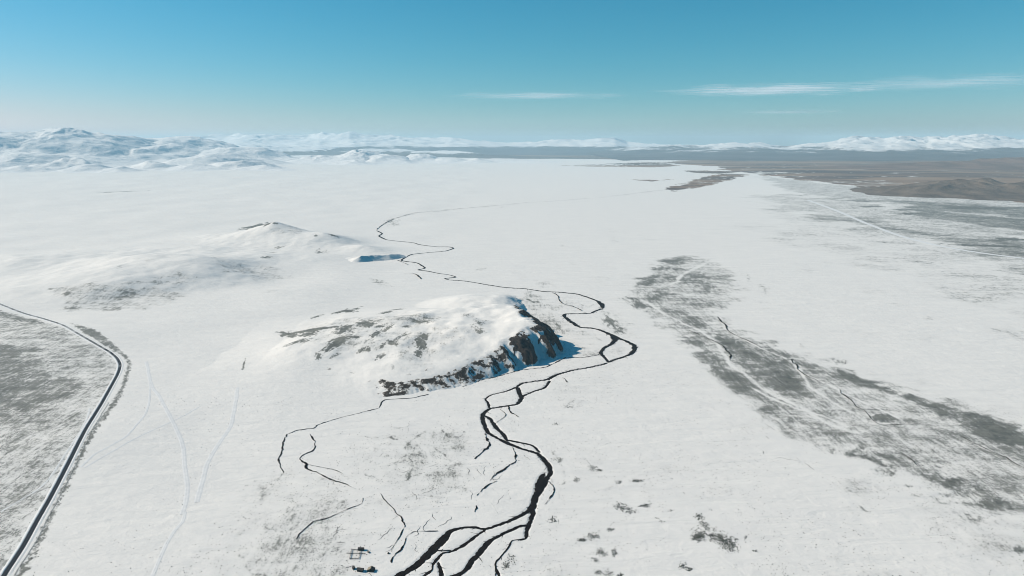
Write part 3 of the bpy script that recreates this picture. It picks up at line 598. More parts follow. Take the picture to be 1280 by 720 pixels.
SHRUBS = [
 ('small upper lobe of the biggest shrub patch right of the river', [(204.6, 677.6, 0.17908, -0.08315, -0.09796, -0.11857), (205.9, 663.2, 0.11929, -0.07868, -0.16733, -0.08503)], 150),
 ('ragged middle of the biggest shrub patch right of the river', [(205.5, 643.4, 0.05895, -0.02247, -0.02322, -0.06723), (192.2, 637.5, 0.15089, -0.04012, -0.0002, -0.13695)], 520),
 ('dense dark lower lobe of the biggest shrub patch right of the river', [(218.8, 621.7, 0.09284, -0.04017, -0.0368, -0.08853), (218.2, 633.1, 0.08542, -0.03454, -0.03533, -0.10304)], 420),
 ('small shrub patch below and left of the biggest one', [(165.5, 589.6, 0.21216, -0.07471, -0.04504, -0.14305), (170.1, 583.3, 0.32127, -0.11639, -0.11371, -0.3635)], 110),
 ('mottled oblong shrub patch with dotted edge above the biggest one', [(121.4, 699.3, 0.1369, -0.03384, -0.03855, -0.10901), (129.9, 690.8, 0.09997, -0.02799, -0.05833, -0.13611)], 210),
 ('small dark shrub tuft right of the mottled oblong patch', [(152.3, 701.0, 0.21853, -0.02211, 0.06431, -0.20327), (146.9, 701.0, 0.18211, -0.01718, 0.12059, -0.38033)], 80),
 ('dark double shrub tuft at the top of the right bank snowfield', [(147.9, 758.4, 0.20683, -0.03626, 0.00026, -0.25206), (154.7, 758.4, 0.17235, -0.0316, 0.00038, -0.28004)], 90),
 ('little shrub tuft left of the dark double tuft', [(128.6, 755.4, 0.25946, -0.03968, -1e-05, -0.2116)], 40),
 ('shrub tuft nearest the right side of the wide river bend', [(101.4, 790.4, 0.16351, -0.03245, -0.04345, -0.11), (108.7, 785.1, 0.25062, -0.0313, -0.00039, -0.29559)], 80),
 ('half-round shrub tuft beside the river bend', [(78.5, 760.4, 0.25792, -0.02394, -0.00038, -0.16709)], 40),
 ('ring-shaped shrub patch right of the lower river braids', [(84.0, 640.4, 0.11992, -0.00914, 0.0172, -0.13751), (71.6, 633.0, 0.24291, -0.02422, 0.00122, -0.34651)], 150),
 ('thin grey shrub wisp above the ring-shaped patch', [(104.0, 652.4, 0.19637, -0.03724, -0.04234, -0.26722)], 40),
 ('oval shrub patch below the ring-shaped one', [(88.7, 612.0, 0.15303, -0.03855, -0.05609, -0.14897)], 110),
 ('small round shrub tuft beside the oval patch', [(102.1, 610.7, 0.36867, -0.0541, 0.00035, -0.14741)], 50),
 ('loose shrub scatter at the lower picture edge right of the river', [(81.5, 598.6, 0.19991, -0.06731, -0.14475, -0.2216), (82.3, 579.4, 0.26249, -0.03251, 0.00075, -0.33602), (92.0, 578.2, 0.21586, -0.05336, -0.05668, -0.19129), (102.1, 574.5, 0.33055, -0.05118, 0.00066, -0.40891)], 130),
 ('dotted ring of shrubs by the river braid', [(44.2, 671.0, 0.19227, -0.01124, 0.00037, -0.1251)], 50),
 ('faint grey shrub patch between the two lowest river channels', [(0.0, 601.0, 0.13899, 0.0697, 0.11691, -0.08306), (-6.2, 589.3, 0.21556, 0.00198, 0.00023, -0.15712)], 60),
 ('thin shrub wisps far right of the biggest patch', [(241.4, 635.9, 0.56818, -0.3078, -0.08298, -0.10154), (243.4, 613.3, 0.31221, -0.10879, -0.00063, -0.52267), (231.0, 634.5, 0.29838, -0.12573, -0.14107, -0.40812)], 40),
 ('small grey tuft between the oblong and the biggest patch', [(176.1, 690.8, 0.22483, -0.05099, -4e-05, -0.29813), (162.3, 668.0, 0.28515, -0.08887, -0.14379, -0.41389), (158.5, 674.4, 0.38282, -0.07982, -4e-05, -0.51841)], 36),
 ('pale shrub wisp by the upper bend', [(63.9, 928.5, 0.17212, -0.01085, -0.00066, -0.2321), (90.2, 992.8, 0.20233, -0.01693, -0.0004, -0.23686), (57.8, 815.9, 0.12102, -0.00777, -0.00044, -0.16968)], 50),
]
BROWN = [
 ([(-17988.2,35585.5),(-11584.1,29642.5),(-6425.1,25397.0),(-2044.4,22212.5),(1196.8,17318.9),(3043.1,16509.6),(4832.7,16132.5),(6691.4,16132.5),(22294.5,53949.5),(-27248.8,53949.5)],35.0,1.0),
 ([(3187.4,10409.3),(3874.3,9304.7),(4089.6,8410.5),(4089.6,7348.6),(4089.7,6286.7),(4230.6,5187.6),(13011.0,16132.5),(15264.9,23698.6),(11974.1,25397.0),(7215.8,20901.2),(4478.6,16904.6),(3107.8,14186.7),(3213.1,12657.8),(3544.1,11808.4)],101.6,1.0),
 ([(3187.4,10409.3),(3169.4,8835.3),(3152.4,7348.6),(3197.4,6402.6),(3300.0,5673.4),(3331.3,5014.0),(3631.7,4441.3),(5301.4,6522.7),(5204.9,8024.4),(5225.5,9826.3),(4907.3,11808.4)],61.3,0.8),
 ([(1898.6,12657.8),(2565.8,13906.9),(2988.3,13637.8),(2961.3,12218.4),(2308.5,11424.7),(1937.8,11575.2)],27.6,0.8),
 ([(1339.7,6067.0),(1724.1,6911.4),(2282.5,8212.9),(2851.9,9304.7),(3016.0,8835.3),(2444.9,7671.8),(1929.1,6647.4),(1565.4,6067.0),(1319.2,5670.0)],28.2,0.75),
 ([(2453.7,10109.5),(2804.2,10109.5),(3294.3,9826.3),(2726.3,9064.0),(2475.2,9304.7)],21.8,0.8),
 ([(1244.7,7671.8),(1566.2,7506.8),(1822.5,7671.8),(1460.6,7196.9)],16.9,0.6),
 ([(846.1,12218.4),(1666.0,13129.7),(2617.1,14186.7),(4089.2,15427.5),(2774.9,12657.8),(1846.8,11424.7)],59.5,0.45),
]
HUTS = {'t_shed': (-151.3, 615.0), 'small': (-151.9, 584.2), 'hut_a': (-144.7, 581.0), 'hut_b': (-134.5, 581.3), 'heap': (-143.2, 610.9), 'pole': (-122.9, 608.8), 'corral': [(-160.9, 615.0), (-151.8, 613.6), (-150.5, 599.6), (-159.3, 599.6)], 'cross': [(-164.2, 608.4), (-145.4, 608.0)]}

# ------------------------------------------------------------------ helpers
rng = np.random.default_rng(7)

def tag(o, label=None, cat=None, group=None, kind=None):
    if label: o['label'] = label
    if cat: o['category'] = cat
    if group: o['group'] = group
    if kind: o['kind'] = kind
    return o

def mesh_obj(name, verts, faces, mat=None, parent=None, smooth=True, attrs=None):
    """verts (n,3) array; faces (m,3) or (m,4) int array, or a list of both kinds"""
    me = bpy.data.meshes.new(name)
    verts = np.asarray(verts, np.float32)
    fl = faces if isinstance(faces, list) and len(faces) and isinstance(faces[0], np.ndarray) and faces[0].ndim == 2 else [np.asarray(faces)]
    loops = np.concatenate([f.ravel() for f in fl]).astype(np.int32)
    tot = np.concatenate([np.full(len(f), f.shape[1], np.int32) for f in fl])
    start = np.concatenate([[0], np.cumsum(tot)[:-1]]).astype(np.int32)
    me.vertices.add(len(verts)); me.vertices.foreach_set('co', verts.ravel())
    me.loops.add(len(loops)); me.loops.foreach_set('vertex_index', loops)
    me.polygons.add(len(tot)); me.polygons.foreach_set('loop_start', start)
    me.polygons.foreach_set('loop_total', tot)
    me.polygons.foreach_set('use_smooth', np.full(len(tot), smooth))
    for k, v in (attrs or {}).items():
        a = me.attributes.new(k, 'FLOAT', 'POINT')
        a.data.foreach_set('value', np.asarray(v, np.float32).ravel())
    me.update(calc_edges=True); me.validate()
    if mat: me.materials.append(mat)
    o = bpy.data.objects.new(name, me)
    col.objects.link(o)
    if parent: o.parent = parent
    return o

def empty(name, loc=(0, 0, 0), rz=0.0):
    o = bpy.data.objects.new(name, None)
    col.objects.link(o); o.location = loc; o.rotation_euler = (0, 0, rz); o.empty_display_size = 1
    return o

def grid_faces(nr, nc, wrap=False):
    r = np.arange(nr - 1)[:, None]; c = np.arange(nc if wrap else nc - 1)[None, :]
    c2 = (c + 1) % nc
    return np.stack([r * nc + c, r * nc + c2, (r + 1) * nc + c2, (r + 1) * nc + c], -1).reshape(-1, 4)

class N:
    """small node-graph helper"""
    def __init__(self, name):
        self.m = bpy.data.materials.new(name); self.m.use_nodes = True
        self.t = self.m.node_tree; self.t.nodes.clear()
        self.out = self.t.nodes.new('ShaderNodeOutputMaterial')
    def node(self, typ, **kw):
        n = self.t.nodes.new(typ)
        for k, v in kw.items(): setattr(n, k, v)
        return n
    def put(self, sock, v):
        if hasattr(v, 'is_output'): self.t.links.new(v, sock)
        else: sock.default_value = v
    def math(self, op, a, b=0.0, c=None, clamp=False):
        n = self.node('ShaderNodeMath', operation=op, use_clamp=clamp)
        self.put(n.inputs[0], a); self.put(n.inputs[1], b)
        if c is not None: self.put(n.inputs[2], c)
        return n.outputs[0]
    def step(self, x, lo, hi):
        n = self.node('ShaderNodeMapRange', interpolation_type='SMOOTHSTEP')
        self.put(n.inputs['Value'], x); self.put(n.inputs['From Min'], lo); self.put(n.inputs['From Max'], hi)
        return n.outputs['Result']
    def mix(self, f, a, b):
        n = self.node('ShaderNodeMix', data_type='RGBA')
        self.put(n.inputs['Factor'], f); self.put(n.inputs['A'], a); self.put(n.inputs['B'], b)
        return n.outputs['Result']
    def attr(self, name):
        return self.node('ShaderNodeAttribute', attribute_name=name).outputs['Fac']
    def pos(self):
        return self.node('ShaderNodeNewGeometry').outputs['Position']
    def mapping(self, vec, scale=(1, 1, 1), rot=(0, 0, 0), loc=(0, 0, 0)):
        n = self.node('ShaderNodeMapping')
        self.put(n.inputs['Vector'], vec); n.inputs['Scale'].default_value = scale; n.inputs['Rotation'].default_value = rot; n.inputs['Location'].default_value = loc
        return n.outputs[0]
    def noise(self, vec, scale, detail=4.0, rough=0.55, dist=0.0):
        n = self.node('ShaderNodeTexNoise')
        self.put(n.inputs['Vector'], vec); n.inputs['Scale'].default_value = scale
        n.inputs['Detail'].default_value = detail; n.inputs['Roughness'].default_value = rough; n.inputs['Distortion'].default_value = dist
        return n.outputs['Fac']
    def principled(self, colr, rough=0.6, spec=0.3, normal=None):
        p = self.node('ShaderNodeBsdfPrincipled')
        self.put(p.inputs['Base Color'], colr); self.put(p.inputs['Roughness'], rough)
        self.put(p.inputs['Specular IOR Level'], spec)
        if normal is not None: self.t.links.new(normal, p.inputs['Normal'])
        self.t.links.new(p.outputs[0], self.out.inputs['Surface'])
        return p
    def bump(self, h, dist=1.0, strength=1.0, normal=None):
        b = self.node('ShaderNodeBump')
        b.inputs['Distance'].default_value = dist; b.inputs['Strength'].default_value = strength
        self.put(b.inputs['Height'], h)
        if normal is not None: self.t.links.new(normal, b.inputs['Normal'])
        return b.outputs[0]

# ------------------------------------------------------------------ materials
SNOW = (0.82, 0.805, 0.77, 1)

def mat_snowfield():
    n = N('snowfield')
    p = n.pos()
    flat = n.mapping(p, (1, 1, 0.35))
    veg = n.attr('veg'); rock = n.attr('rock'); brown = n.attr('brown')
    fine = n.noise(flat, 0.26, 6, 0.72)
    mid = n.noise(flat, 0.055, 6, 0.62, 0.4)
    wide = n.noise(flat, 0.011, 5, 0.6)
    streak = n.noise(n.mapping(p, (0.16, 0.03, 0.1), (0, 0, math.radians(22))), 1.0, 5, 0.62)
    drift = n.noise(n.mapping(p, (0.012, 0.05, 0.05), (0, 0, math.radians(-8))), 1.0, 5, 0.6, 0.6)
    s = n.math('MULTIPLY', fine, 0.70)
    s = n.math('MULTIPLY_ADD', mid, 0.85, s)
    s = n.math('MULTIPLY_ADD', streak, 0.85, s)
    s = n.math('MULTIPLY_ADD', drift, 0.60, s)
    s = n.math('MULTIPLY_ADD', wide, 0.55, s)
    s = n.math('SUBTRACT', s, 1.775)                                   # about -0.6 .. 0.6
    amp = n.math('MINIMUM', n.math('MULTIPLY', veg, 2.8), 1.0)
    c = n.math('MULTIPLY_ADD', n.math('MULTIPLY', s, 1.08), amp, veg)
    soft = n.step(c, 0.10, 1.05)
    speck = n.noise(n.mapping(p, (1, 0.55, 0.5)), 0.42, 3, 0.75)
    crisp = n.step(n.math('MULTIPLY_ADD', n.math('SUBTRACT', speck, 0.5), 2.4, soft), 0.30, 0.72)
    crisp = n.math('MULTIPLY', crisp, n.step(soft, 0.02, 0.14))
    cover = n.math('MULTIPLY', n.math('MULTIPLY_ADD', crisp, 0.52, n.math('MULTIPLY', soft, 0.48)), 0.93)
    # dry grass: grey green to straw
    gcol = n.mix(n.step(mid, 0.35, 0.65), (0.055, 0.063, 0.055, 1), (0.15, 0.155, 0.135, 1))
    # old wind-packed snow is a little greyer than fresh drifts
    sc = n.mix(n.step(drift, 0.3, 0.7), SNOW, (0.775, 0.765, 0.738, 1))
    sc = n.mix(n.math('MULTIPLY', n.step(wide, 0.35, 0.7), 0.5), sc, (0.76, 0.75, 0.727, 1))
    base = n.mix(cover, sc, gcol)
    # bare steppe far to the right, streaked with leftover snow and dark river brush
    far = n.noise(n.mapping(p, (0.00030, 0.0011, 0.001), (0, 0, math.radians(-12))), 1.0, 6, 0.66, 0.5)
    far2 = n.noise(n.mapping(p, (0.0011, 0.0020, 0.001), (0, 0, math.radians(10)), (300, 10, 0)), 1.0, 5, 0.6, 0.3)
    far3 = n.noise(n.mapping(p, (0.010, 0.004, 0.004), (0, 0, 0.2)), 1.0, 4, 0.65)
    bcol = n.mix(n.step(far, 0.40, 0.60), (0.085, 0.055, 0.042, 1), (0.29, 0.195, 0.130, 1))
    bcol = n.mix(n.math('MULTIPLY', n.step(far2, 0.56, 0.72), 0.75), bcol, (0.045, 0.045, 0.047, 1))
    bcol = n.mix(n.math('MULTIPLY', n.step(far2, 0.44, 0.30), 0.7), bcol, (0.42, 0.41, 0.39, 1))
    bf = n.math('MULTIPLY_ADD', n.math('SUBTRACT', n.math('ADD', n.math('MULTIPLY', far, 0.5), n.math('MULTIPLY', far2, 0.5)), 0.5), 3.0, brown)
    bf = n.math('MULTIPLY_ADD', n.math('SUBTRACT', far3, 0.5), 2.6, bf)
    base = n.mix(n.math('MULTIPLY', n.step(bf, 0.25, 0.65), n.step(brown, 0.02, 0.2)), base, bcol)
    # broken rock of the scarp
    rn = n.math('ADD', n.math('MULTIPLY', mid, 0.6), n.math('MULTIPLY', fine, 0.6))
    rc = n.math('MULTIPLY_ADD', n.math('SUBTRACT', rn, 0.6), 2.2, rock)
    rf = n.math('MULTIPLY', n.step(rc, 0.38, 0.62), n.step(rock, 0.02, 0.15))
    rcol = n.mix(n.step(fine, 0.4, 0.62), (0.024, 0.020, 0.018, 1), (0.070, 0.054, 0.043, 1))
    base = n.mix(rf, base, rcol)
    h = n.math('MULTIPLY', mid, 2.2)
    h = n.math('MULTIPLY_ADD', drift, 5.0, h)
    h = n.math('MULTIPLY_ADD', fine, 0.7, h)
    nb = n.bump(h, 0.42)
    nb = n.bump(n.math('MULTIPLY', fine, rf), 2.2, 1.0, nb)
    n.principled(base, 0.75, 0.15, nb)
    return n.m

def mat_mountain(name, line, spread, snow=(0.80, 0.80, 0.795, 1), bare=(0.10, 0.085, 0.075, 1), slope=(0.55, 0.75), patch=0.0, sc=0.0016):
    n = N(name)
    p = n.pos()
    z = n.node('ShaderNodeSeparateXYZ'); n.t.links.new(p, z.inputs[0])
    g = n.node('ShaderNodeNewGeometry')
    nz = n.node('ShaderNodeSeparateXYZ'); n.t.links.new(g.outputs['Normal'], nz.inputs[0])
    a = n.noise(p, sc, 6, 0.65)
    b = n.noise(n.mapping(p, (1, 1, 2.5)), sc * 4.5, 5, 0.65)
    zz = n.math('MULTIPLY_ADD', n.math('SUBTRACT', a, 0.5), spread * 3.0, z.outputs[2])
    zz = n.math('MULTIPLY_ADD', n.math('SUBTRACT', b, 0.5), spread * 1.6, zz)
    f = n.step(zz, line - spread * 0.3, line + spread * 0.3)
    st = n.math('MULTIPLY_ADD', n.math('SUBTRACT', b, 0.5), 0.35, nz.outputs[2])
    f = n.math('MULTIPLY', f, n.step(st, *slope))
    if patch:
        f = n.math('MULTIPLY', f, n.math('SUBTRACT', 1.0, n.math('MULTIPLY', n.step(b, 0.60, 0.72), patch)))
    bc = n.mix(n.step(a, 0.35, 0.65), bare, tuple(min(1, k * 1.8) for k in bare[:3]) + (1,))
    c = n.mix(f, bc, snow)
    n.principled(c, 0.8, 0.1, n.bump(b, 30.0, 0.5))
    return n.m

def mat_simple(name, c1, c2, scale, rough=0.7, spec=0.25, bump=0.0, stretch=(1, 1, 1)):
    n = N(name)
    v = n.mapping(n.pos(), stretch)
    f = n.noise(v, scale, 4, 0.6)
    n.principled(n.mix(n.step(f, 0.35, 0.65), c1, c2), rough, spec, n.bump(f, bump) if bump else None)
    return n.m

def mat_water():
    n = N('dark_water')
    v = n.mapping(n.pos(), (1, 1, 1))
    f = n.noise(v, 0.12, 4, 0.6)
    r = n.noise(v, 0.9, 3, 0.5)
    n.principled(n.mix(n.step(f, 0.35, 0.7), (0.007, 0.004, 0.0035, 1), (0.016, 0.009, 0.007, 1)), 0.5, 0.015, n.bump(r, 0.04))
    return n.m

def mat_asphalt():
    n = N('asphalt_with_snow')
    p = n.pos()
    f = n.noise(p, 0.5, 5, 0.6)
    s = n.noise(n.mapping(p, (0.05, 0.02, 1), (0, 0, 0.4)), 1.0, 4, 0.6)
    c = n.mix(f, (0.016, 0.019, 0.026, 1), (0.036, 0.041, 0.050, 1))
    ice = n.math('MULTIPLY', n.attr('snowed'), 1.0)
    c = n.mix(n.step(n.math('ADD', ice, n.math('MULTIPLY', n.math('SUBTRACT', s, 0.5), 0.9)), 0.35, 0.75), c, (0.55, 0.56, 0.56, 1))
    n.principled(c, 0.75, 0.08)
    return n.m

M_SNOW = mat_snowfield()
M_WATER = mat_water()
M_ROAD = mat_asphalt()
M_TRACK = mat_simple('packed_snow', (0.78, 0.785, 0.78, 1), (0.70, 0.71, 0.71, 1), 0.15, 0.7, 0.2)
M_RUT = mat_simple('dark_rut', (0.30, 0.30, 0.28, 1), (0.5, 0.5, 0.49, 1), 0.2)
M_BANK = mat_simple('ploughed_snow', (0.80, 0.805, 0.80, 1), (0.72, 0.73, 0.73, 1), 0.5, 0.75, 0.15, 0.15)
M_SHRUB = mat_simple('winter_shrub', (0.065, 0.075, 0.064, 1), (0.16, 0.165, 0.14, 1), 0.5, 0.85, 0.1)
M_GRASS = mat_simple('dry_tussock', (0.060, 0.066, 0.056, 1), (0.16, 0.155, 0.13, 1), 0.08, 0.85, 0.1)
M_LOG = mat_simple('weathered_log', (0.10, 0.075, 0.055, 1), (0.20, 0.165, 0.13, 1), 2.0, 0.85, 0.1)
M_ROOF = mat_simple('dark_and_shaded_roofing', (0.035, 0.032, 0.032, 1), (0.075, 0.068, 0.064, 1), 1.2, 0.8, 0.2)  # dark roofs; also the painted shade on one slope of the right hut
M_SUNLIT_ROOF = mat_simple('sunlit_roofing', (0.20, 0.175, 0.13, 1), (0.33, 0.30, 0.24, 1), 1.0, 0.85, 0.1)  # sunlight put into the colour of the right hut's left slope
M_DOOR = mat_simple('plank_door', (0.05, 0.045, 0.045, 1), (0.09, 0.08, 0.075, 1), 2.0)
M_RAIL = mat_simple('grey_wood', (0.14, 0.125, 0.11, 1), (0.24, 0.22, 0.20, 1), 1.5, 0.85, 0.1)

# ------------------------------------------------------------------ ground cover as functions of x, y
def poly_mask(x, y, poly, soft, seed):
    px = np.array([q[0] for q in poly]); py = np.array([q[1] for q in poly])
    m = 2.5 * soft
    sel = np.nonzero((x > px.min() - m) & (x < px.max() + m) & (y > py.min() - m) & (y < py.max() + m))[0]
    out = np.zeros(len(x))
    if len(sel) == 0: return out, sel
    xs, ys = x[sel], y[sel]
    L = max(soft * 3.0, 4.0)
    wx = xs + soft * 2.4 * fbm(xs / L, ys / L, 4, seed, 0.6); wy = ys + soft * 3.2 * fbm(xs / L, ys / L, 4, seed + 50, 0.6)
    d, _, _ = seg_dist(wx, wy, list(poly) + [poly[0]])
    d = np.where(inside(wx, wy, poly), d, -d)
    out[sel] = sstep(-1.3 * soft, 1.5 * soft, d)
    return out, sel

def spot_mask(x, y, s):
    cx, cy, a, b, c, d = s[:6]
    B = np.linalg.inv(np.array([[a, b], [c, d]]))
    ex = 1.6 * (abs(B[0, 0]) + abs(B[0, 1])); ey = 1.6 * (abs(B[1, 0]) + abs(B[1, 1]))
    sel = np.nonzero((np.abs(x - cx) < ex) & (np.abs(y - cy) < ey))[0]
    if len(sel) == 0: return sel, None
    xs, ys = x[sel] - cx, y[sel] - cy
    u = a * xs + b * ys; v = c * xs + d * ys
    q = np.hypot(u, v) + 1.15 * fbm(u * 1.7 + cx, v * 1.7 + cy, 4, 91, 0.62)
    return sel, sstep(1.45, 0.15, q)

def cover(x, y):
    sh = np.shape(x); x = np.ravel(x); y = np.ravel(y)
    veg = np.zeros(len(x)); brown = np.zeros(len(x))
    for i, (poly, soft, k) in enumerate(VEG):
        m, _ = poly_mask(x, y, poly, soft, 100 + 3 * i)
        veg += k * m
    veg = np.minimum(veg, 0.75)
    for pts, w in DRY:
        px = [q[0] for q in pts]; py = [q[1] for q in pts]
        sel = np.nonzero((x > min(px) - 3 * w) & (x < max(px) + 3 * w) & (y > min(py) - 3 * w) & (y < max(py) + 3 * w))[0]
        if len(sel):
            d, _, _ = seg_dist(x[sel] + w * 0.7 * fbm(x[sel] / 30, y[sel] / 30, 3, 5), y[sel] + w * fbm(x[sel] / 30, y[sel] / 30, 3, 6), pts)
            veg[sel] *= 1 - 0.85 * sstep(w * 1.0, w * 0.25, d) * np.clip(0.85 + 0.9 * fbm(x[sel] / 24, y[sel] / 24, 3, 7), 0.15, 1.0)
    for pts, w, k in SCARS:
        px = [q[0] for q in pts]; py = [q[1] for q in pts]
        sel = np.nonzero((x > min(px) - 12) & (x < max(px) + 12) & (y > min(py) - 14) & (y < max(py) + 14))[0]
        if len(sel):
            xs, ys = x[sel], y[sel]
            d, arc, _ = seg_dist(xs + 4 * fbm(xs / 14, ys / 14, 3, 15), ys + 5 * fbm(xs / 14, ys / 14, 3, 16), pts)
            veg[sel] += k * sstep(w * 1.5, w * 0.2, d) * np.clip(0.7 + 1.6 * fbm(arc / 22, arc * 0 + px[0], 3, 17), 0, 1.3)
    for s in SPOT:
        sel, m = spot_mask(x, y, s)
        if m is not None: veg[sel] += s[7] * m
    for label, es, n in SHRUBS:
        for s in es:
            sel, m = spot_mask(x, y, s)
            if m is not None: veg[sel] += 0.30 * m
    thin = 0.11 * sstep(-0.15, 0.45, fbm(x / 210, y / 210, 4, 701)) * sstep(5500, 2500, y) + 0.06 * sstep(0.0, 0.4, fbm(x / 60, y / 60, 3, 705)) * sstep(2500, 1200, y)
    veg += thin * sstep(-500, -100, x) + 0.35 * thin
    for i, (poly, soft, k) in enumerate(BROWN):
        m, _ = poly_mask(x, y, poly, soft, 400 + 3 * i)
        brown = np.maximum(brown, k * m)
    return np.clip(veg, 0, 1.0).reshape(sh), brown.reshape(sh)

def resample(pts, step):
    p = np.array([q[:2] for q in pts], float)
    w = np.array([q[2] if len(q) > 2 else 1.0 for q in pts], float)
    # Catmull-Rom through the traced points
    P = np.vstack([2 * p[0] - p[1], p, 2 * p[-1] - p[-2]])
    xs, ws = [], []
    for i in range(len(p) - 1):
        p0, p1, p2, p3 = P[i], P[i + 1], P[i + 2], P[i + 3]
        n = max(2, int(math.ceil(np.hypot(*(p2 - p1)) / step)))
        t = np.arange(n)[:, None] / n
        m1 = (p2 - p0) * 0.40; m2 = (p3 - p1) * 0.40
        l = np.hypot(*(p2 - p1)); 
        for mm in (m1, m2):
            k = np.hypot(*mm)
            if k > l * 1.2: mm *= l * 1.2 / k
        xs.append((2 * t**3 - 3 * t**2 + 1) * p1 + (t**3 - 2 * t**2 + t) * m1 + (-2 * t**3 + 3 * t**2) * p2 + (t**3 - t**2) * m2)
        ws.append(w[i] + (w[i + 1] - w[i]) * t[:, 0])
    xs.append(p[-1:]); ws.append(w[-1:])
    return np.vstack(xs), np.concatenate(ws)

# river bed carved where the channel is wide
CHANNELS = [resample(p, 3.0) for p in RIVER]
def carve(x, y):
    out = np.zeros(len(x))
    for pts, w in CHANNELS:
        near = pts[:, 1] < 1250
        if near.sum() < 2 or w[near].max() < 2.6: continue
        P = pts[near]; W = w[near]
        sel = np.nonzero((x > P[:, 0].min() - 12) & (x < P[:, 0].max() + 12) & (y > P[:, 1].min() - 12) & (y < P[:, 1].max() + 12))[0]
        if len(sel) == 0: continue
        best = np.full(len(sel), 1e9)
        for i in range(0, len(P) - 1, 2):
            j = min(i + 2, len(P) - 1)
            ax, ay = P[i]; bx, by = P[j]; dx, dy = bx - ax, by - ay
            bb = np.nonzero((np.abs(x[sel] - ax) < 16) & (np.abs(y[sel] - ay) < 16))[0]
            if len(bb) == 0: continue
            xs, ys = x[sel][bb], y[sel][bb]
            t = np.clip(((xs - ax) * dx + (ys - ay) * dy) / (dx * dx + dy * dy + 1e-9), 0, 1)
            d = np.hypot(xs - ax - t * dx, ys - ay - t * dy) - 0.5 * W[i]
            best[bb] = np.minimum(best[bb], np.where(W[i] > 1.6, d, 1e9))
        out[sel] = np.maximum(out[sel], sstep(2.0, -0.2, best))
    return out

# ------------------------------------------------------------------ ground: one sheet to the horizon
HF = CAM_H * 853.3
rows = [160.0, 220, 280, 330]
r = 380.0
while r < 30000:
    rows.append(r)
    r += min(max((r * r + CAM_H ** 2) / HF * 1.15, 1.2), 0.0058 * r)
while r < 58000:
    rows.append(r); r *= 1.02
rows.append(58000.0)
rows = np.array(rows)
az = np.concatenate([np.radians(np.arange(-180, -43, 6.0)), np.arange(math.radians(-43), math.radians(43), 1 / 690.0), np.radians(np.arange(43.1, 179.9, 6.0))])
R, A = np.meshgrid(rows, az, indexing='ij')
gx = (R * np.sin(A)).ravel(); gy = (R * np.cos(A)).ravel()
gveg, gbrown = cover(gx, gy)
gz = plain(gx, gy)
near = np.nonzero((gy > 300) & (gy < 1300) & (np.abs(gx) < 500))[0]
cz = np.zeros(len(gx)); cz[near] = carve(gx[near], gy[near])
gz -= 0.6 * cz
gveg *= 1 - 0.9 * cz
hsel = np.nonzero((gy > 850) & (gy < 3600) & (gx > -2600) & (gx < 300))[0]
hb = np.maximum.reduce([bluff(gx[hsel], gy[hsel])[0], broad_hill(gx[hsel], gy[hsel]), knob_hill(gx[hsel], gy[hsel]), river_scarp(gx[hsel], gy[hsel])])
gz[hsel] -= 3.0 * sstep(2.5, 6.0, hb)
verts = np.stack([gx, gy, gz], 1)
gf = grid_faces(len(rows), len(az), wrap=True)
nv = len(verts)
verts = np.vstack([verts, [[0, 0, 0]]])
fan = np.stack([np.full(len(az), nv), (np.arange(len(az)) + 1) % len(az), np.arange(len(az))], 1)
ground = mesh_obj('ground', verts, [gf[:, ::-1], fan[:, ::-1]], M_SNOW, attrs={'veg': np.append(gveg, 0), 'brown': np.append(gbrown, 0), 'rock': np.zeros(nv + 1)})
tag(ground, 'wide snow-covered steppe plain with grey grass showing through', 'ground', kind='structure')

# ------------------------------------------------------------------ hills
def field_obj(name, x0, x1, y0, y1, step, fn, label, cat='hill', sink=0.3, keep=-0.2):
    xs = np.arange(x0, x1 + step, step); ys = np.arange(y0, y1 + step, step)
    X, Y = np.meshgrid(xs, ys); x = X.ravel(); y = Y.ravel()
    h, rock = fn(x, y)
    z = plain(x, y) + h - sink
    veg, brown = cover(x, y)
    f = grid_faces(len(ys), len(xs))
    ok = (h > keep)[f].any(1)
    f = f[ok]
    used = np.unique(f); remap = np.full(len(x), -1); remap[used] = np.arange(len(used))
    o = mesh_obj(name, np.stack([x, y, z], 1)[used], remap[f], M_SNOW, attrs={'veg': veg[used], 'brown': brown[used] * 0, 'rock': rock[used]})
    tag(o, label, cat, kind='structure')
    return o

def bluff_fn(x, y):
    h, zone, rib, big, arc, s = bluff(x, y)
    front = 1 - big
    rib = rib + 0.35 * fbm(x / 9, y / 9, 3, 53) + 0.25 * fbm(x / 30, y / 30, 2, 54)
    rk = zone * (big * (0.15 + 0.85 * sstep(0.30, 0.62, rib)) + front * 0.62 * sstep(105, 150, arc) * sstep(900, 760, arc))
    patch = fbm(x / 13, y / 13, 3, 56) + 0.6 * fbm(x / 45, y / 45, 2, 57)
    rk = rk * np.where(big > 0.5, 1.0, np.clip(0.85 + 1.1 * patch, 0.1, 1.3)) * (1 - 0.55 * sstep(0.75, 1.0, s))
    # snow-dusted rubble straggling up over the brow
    rk = np.maximum(rk, 0.5 * sstep(0.05, 0.45, patch - 0.012 * np.maximum(0, h - 16)) * sstep(0.85, 1.0, s) * sstep(120, 200, arc) * sstep(620, 480, arc) * sstep(40, 22, h) * (s < 1.0001) * (np.hypot(0, 0) + 1) * np.clip(1.3 - seg_dist(x, y, BLUFF_FOOT)[0] / 85.0, 0, 1))
    # the small dark outcrop at the left end of the scarp
    rk = np.maximum(rk, 0.9 * np.exp(-(((x + 193) / 16) ** 2 + ((y - 1036) / 12) ** 2) ** 2))
    return np.where(h < 0.01, -0.5, h), rk

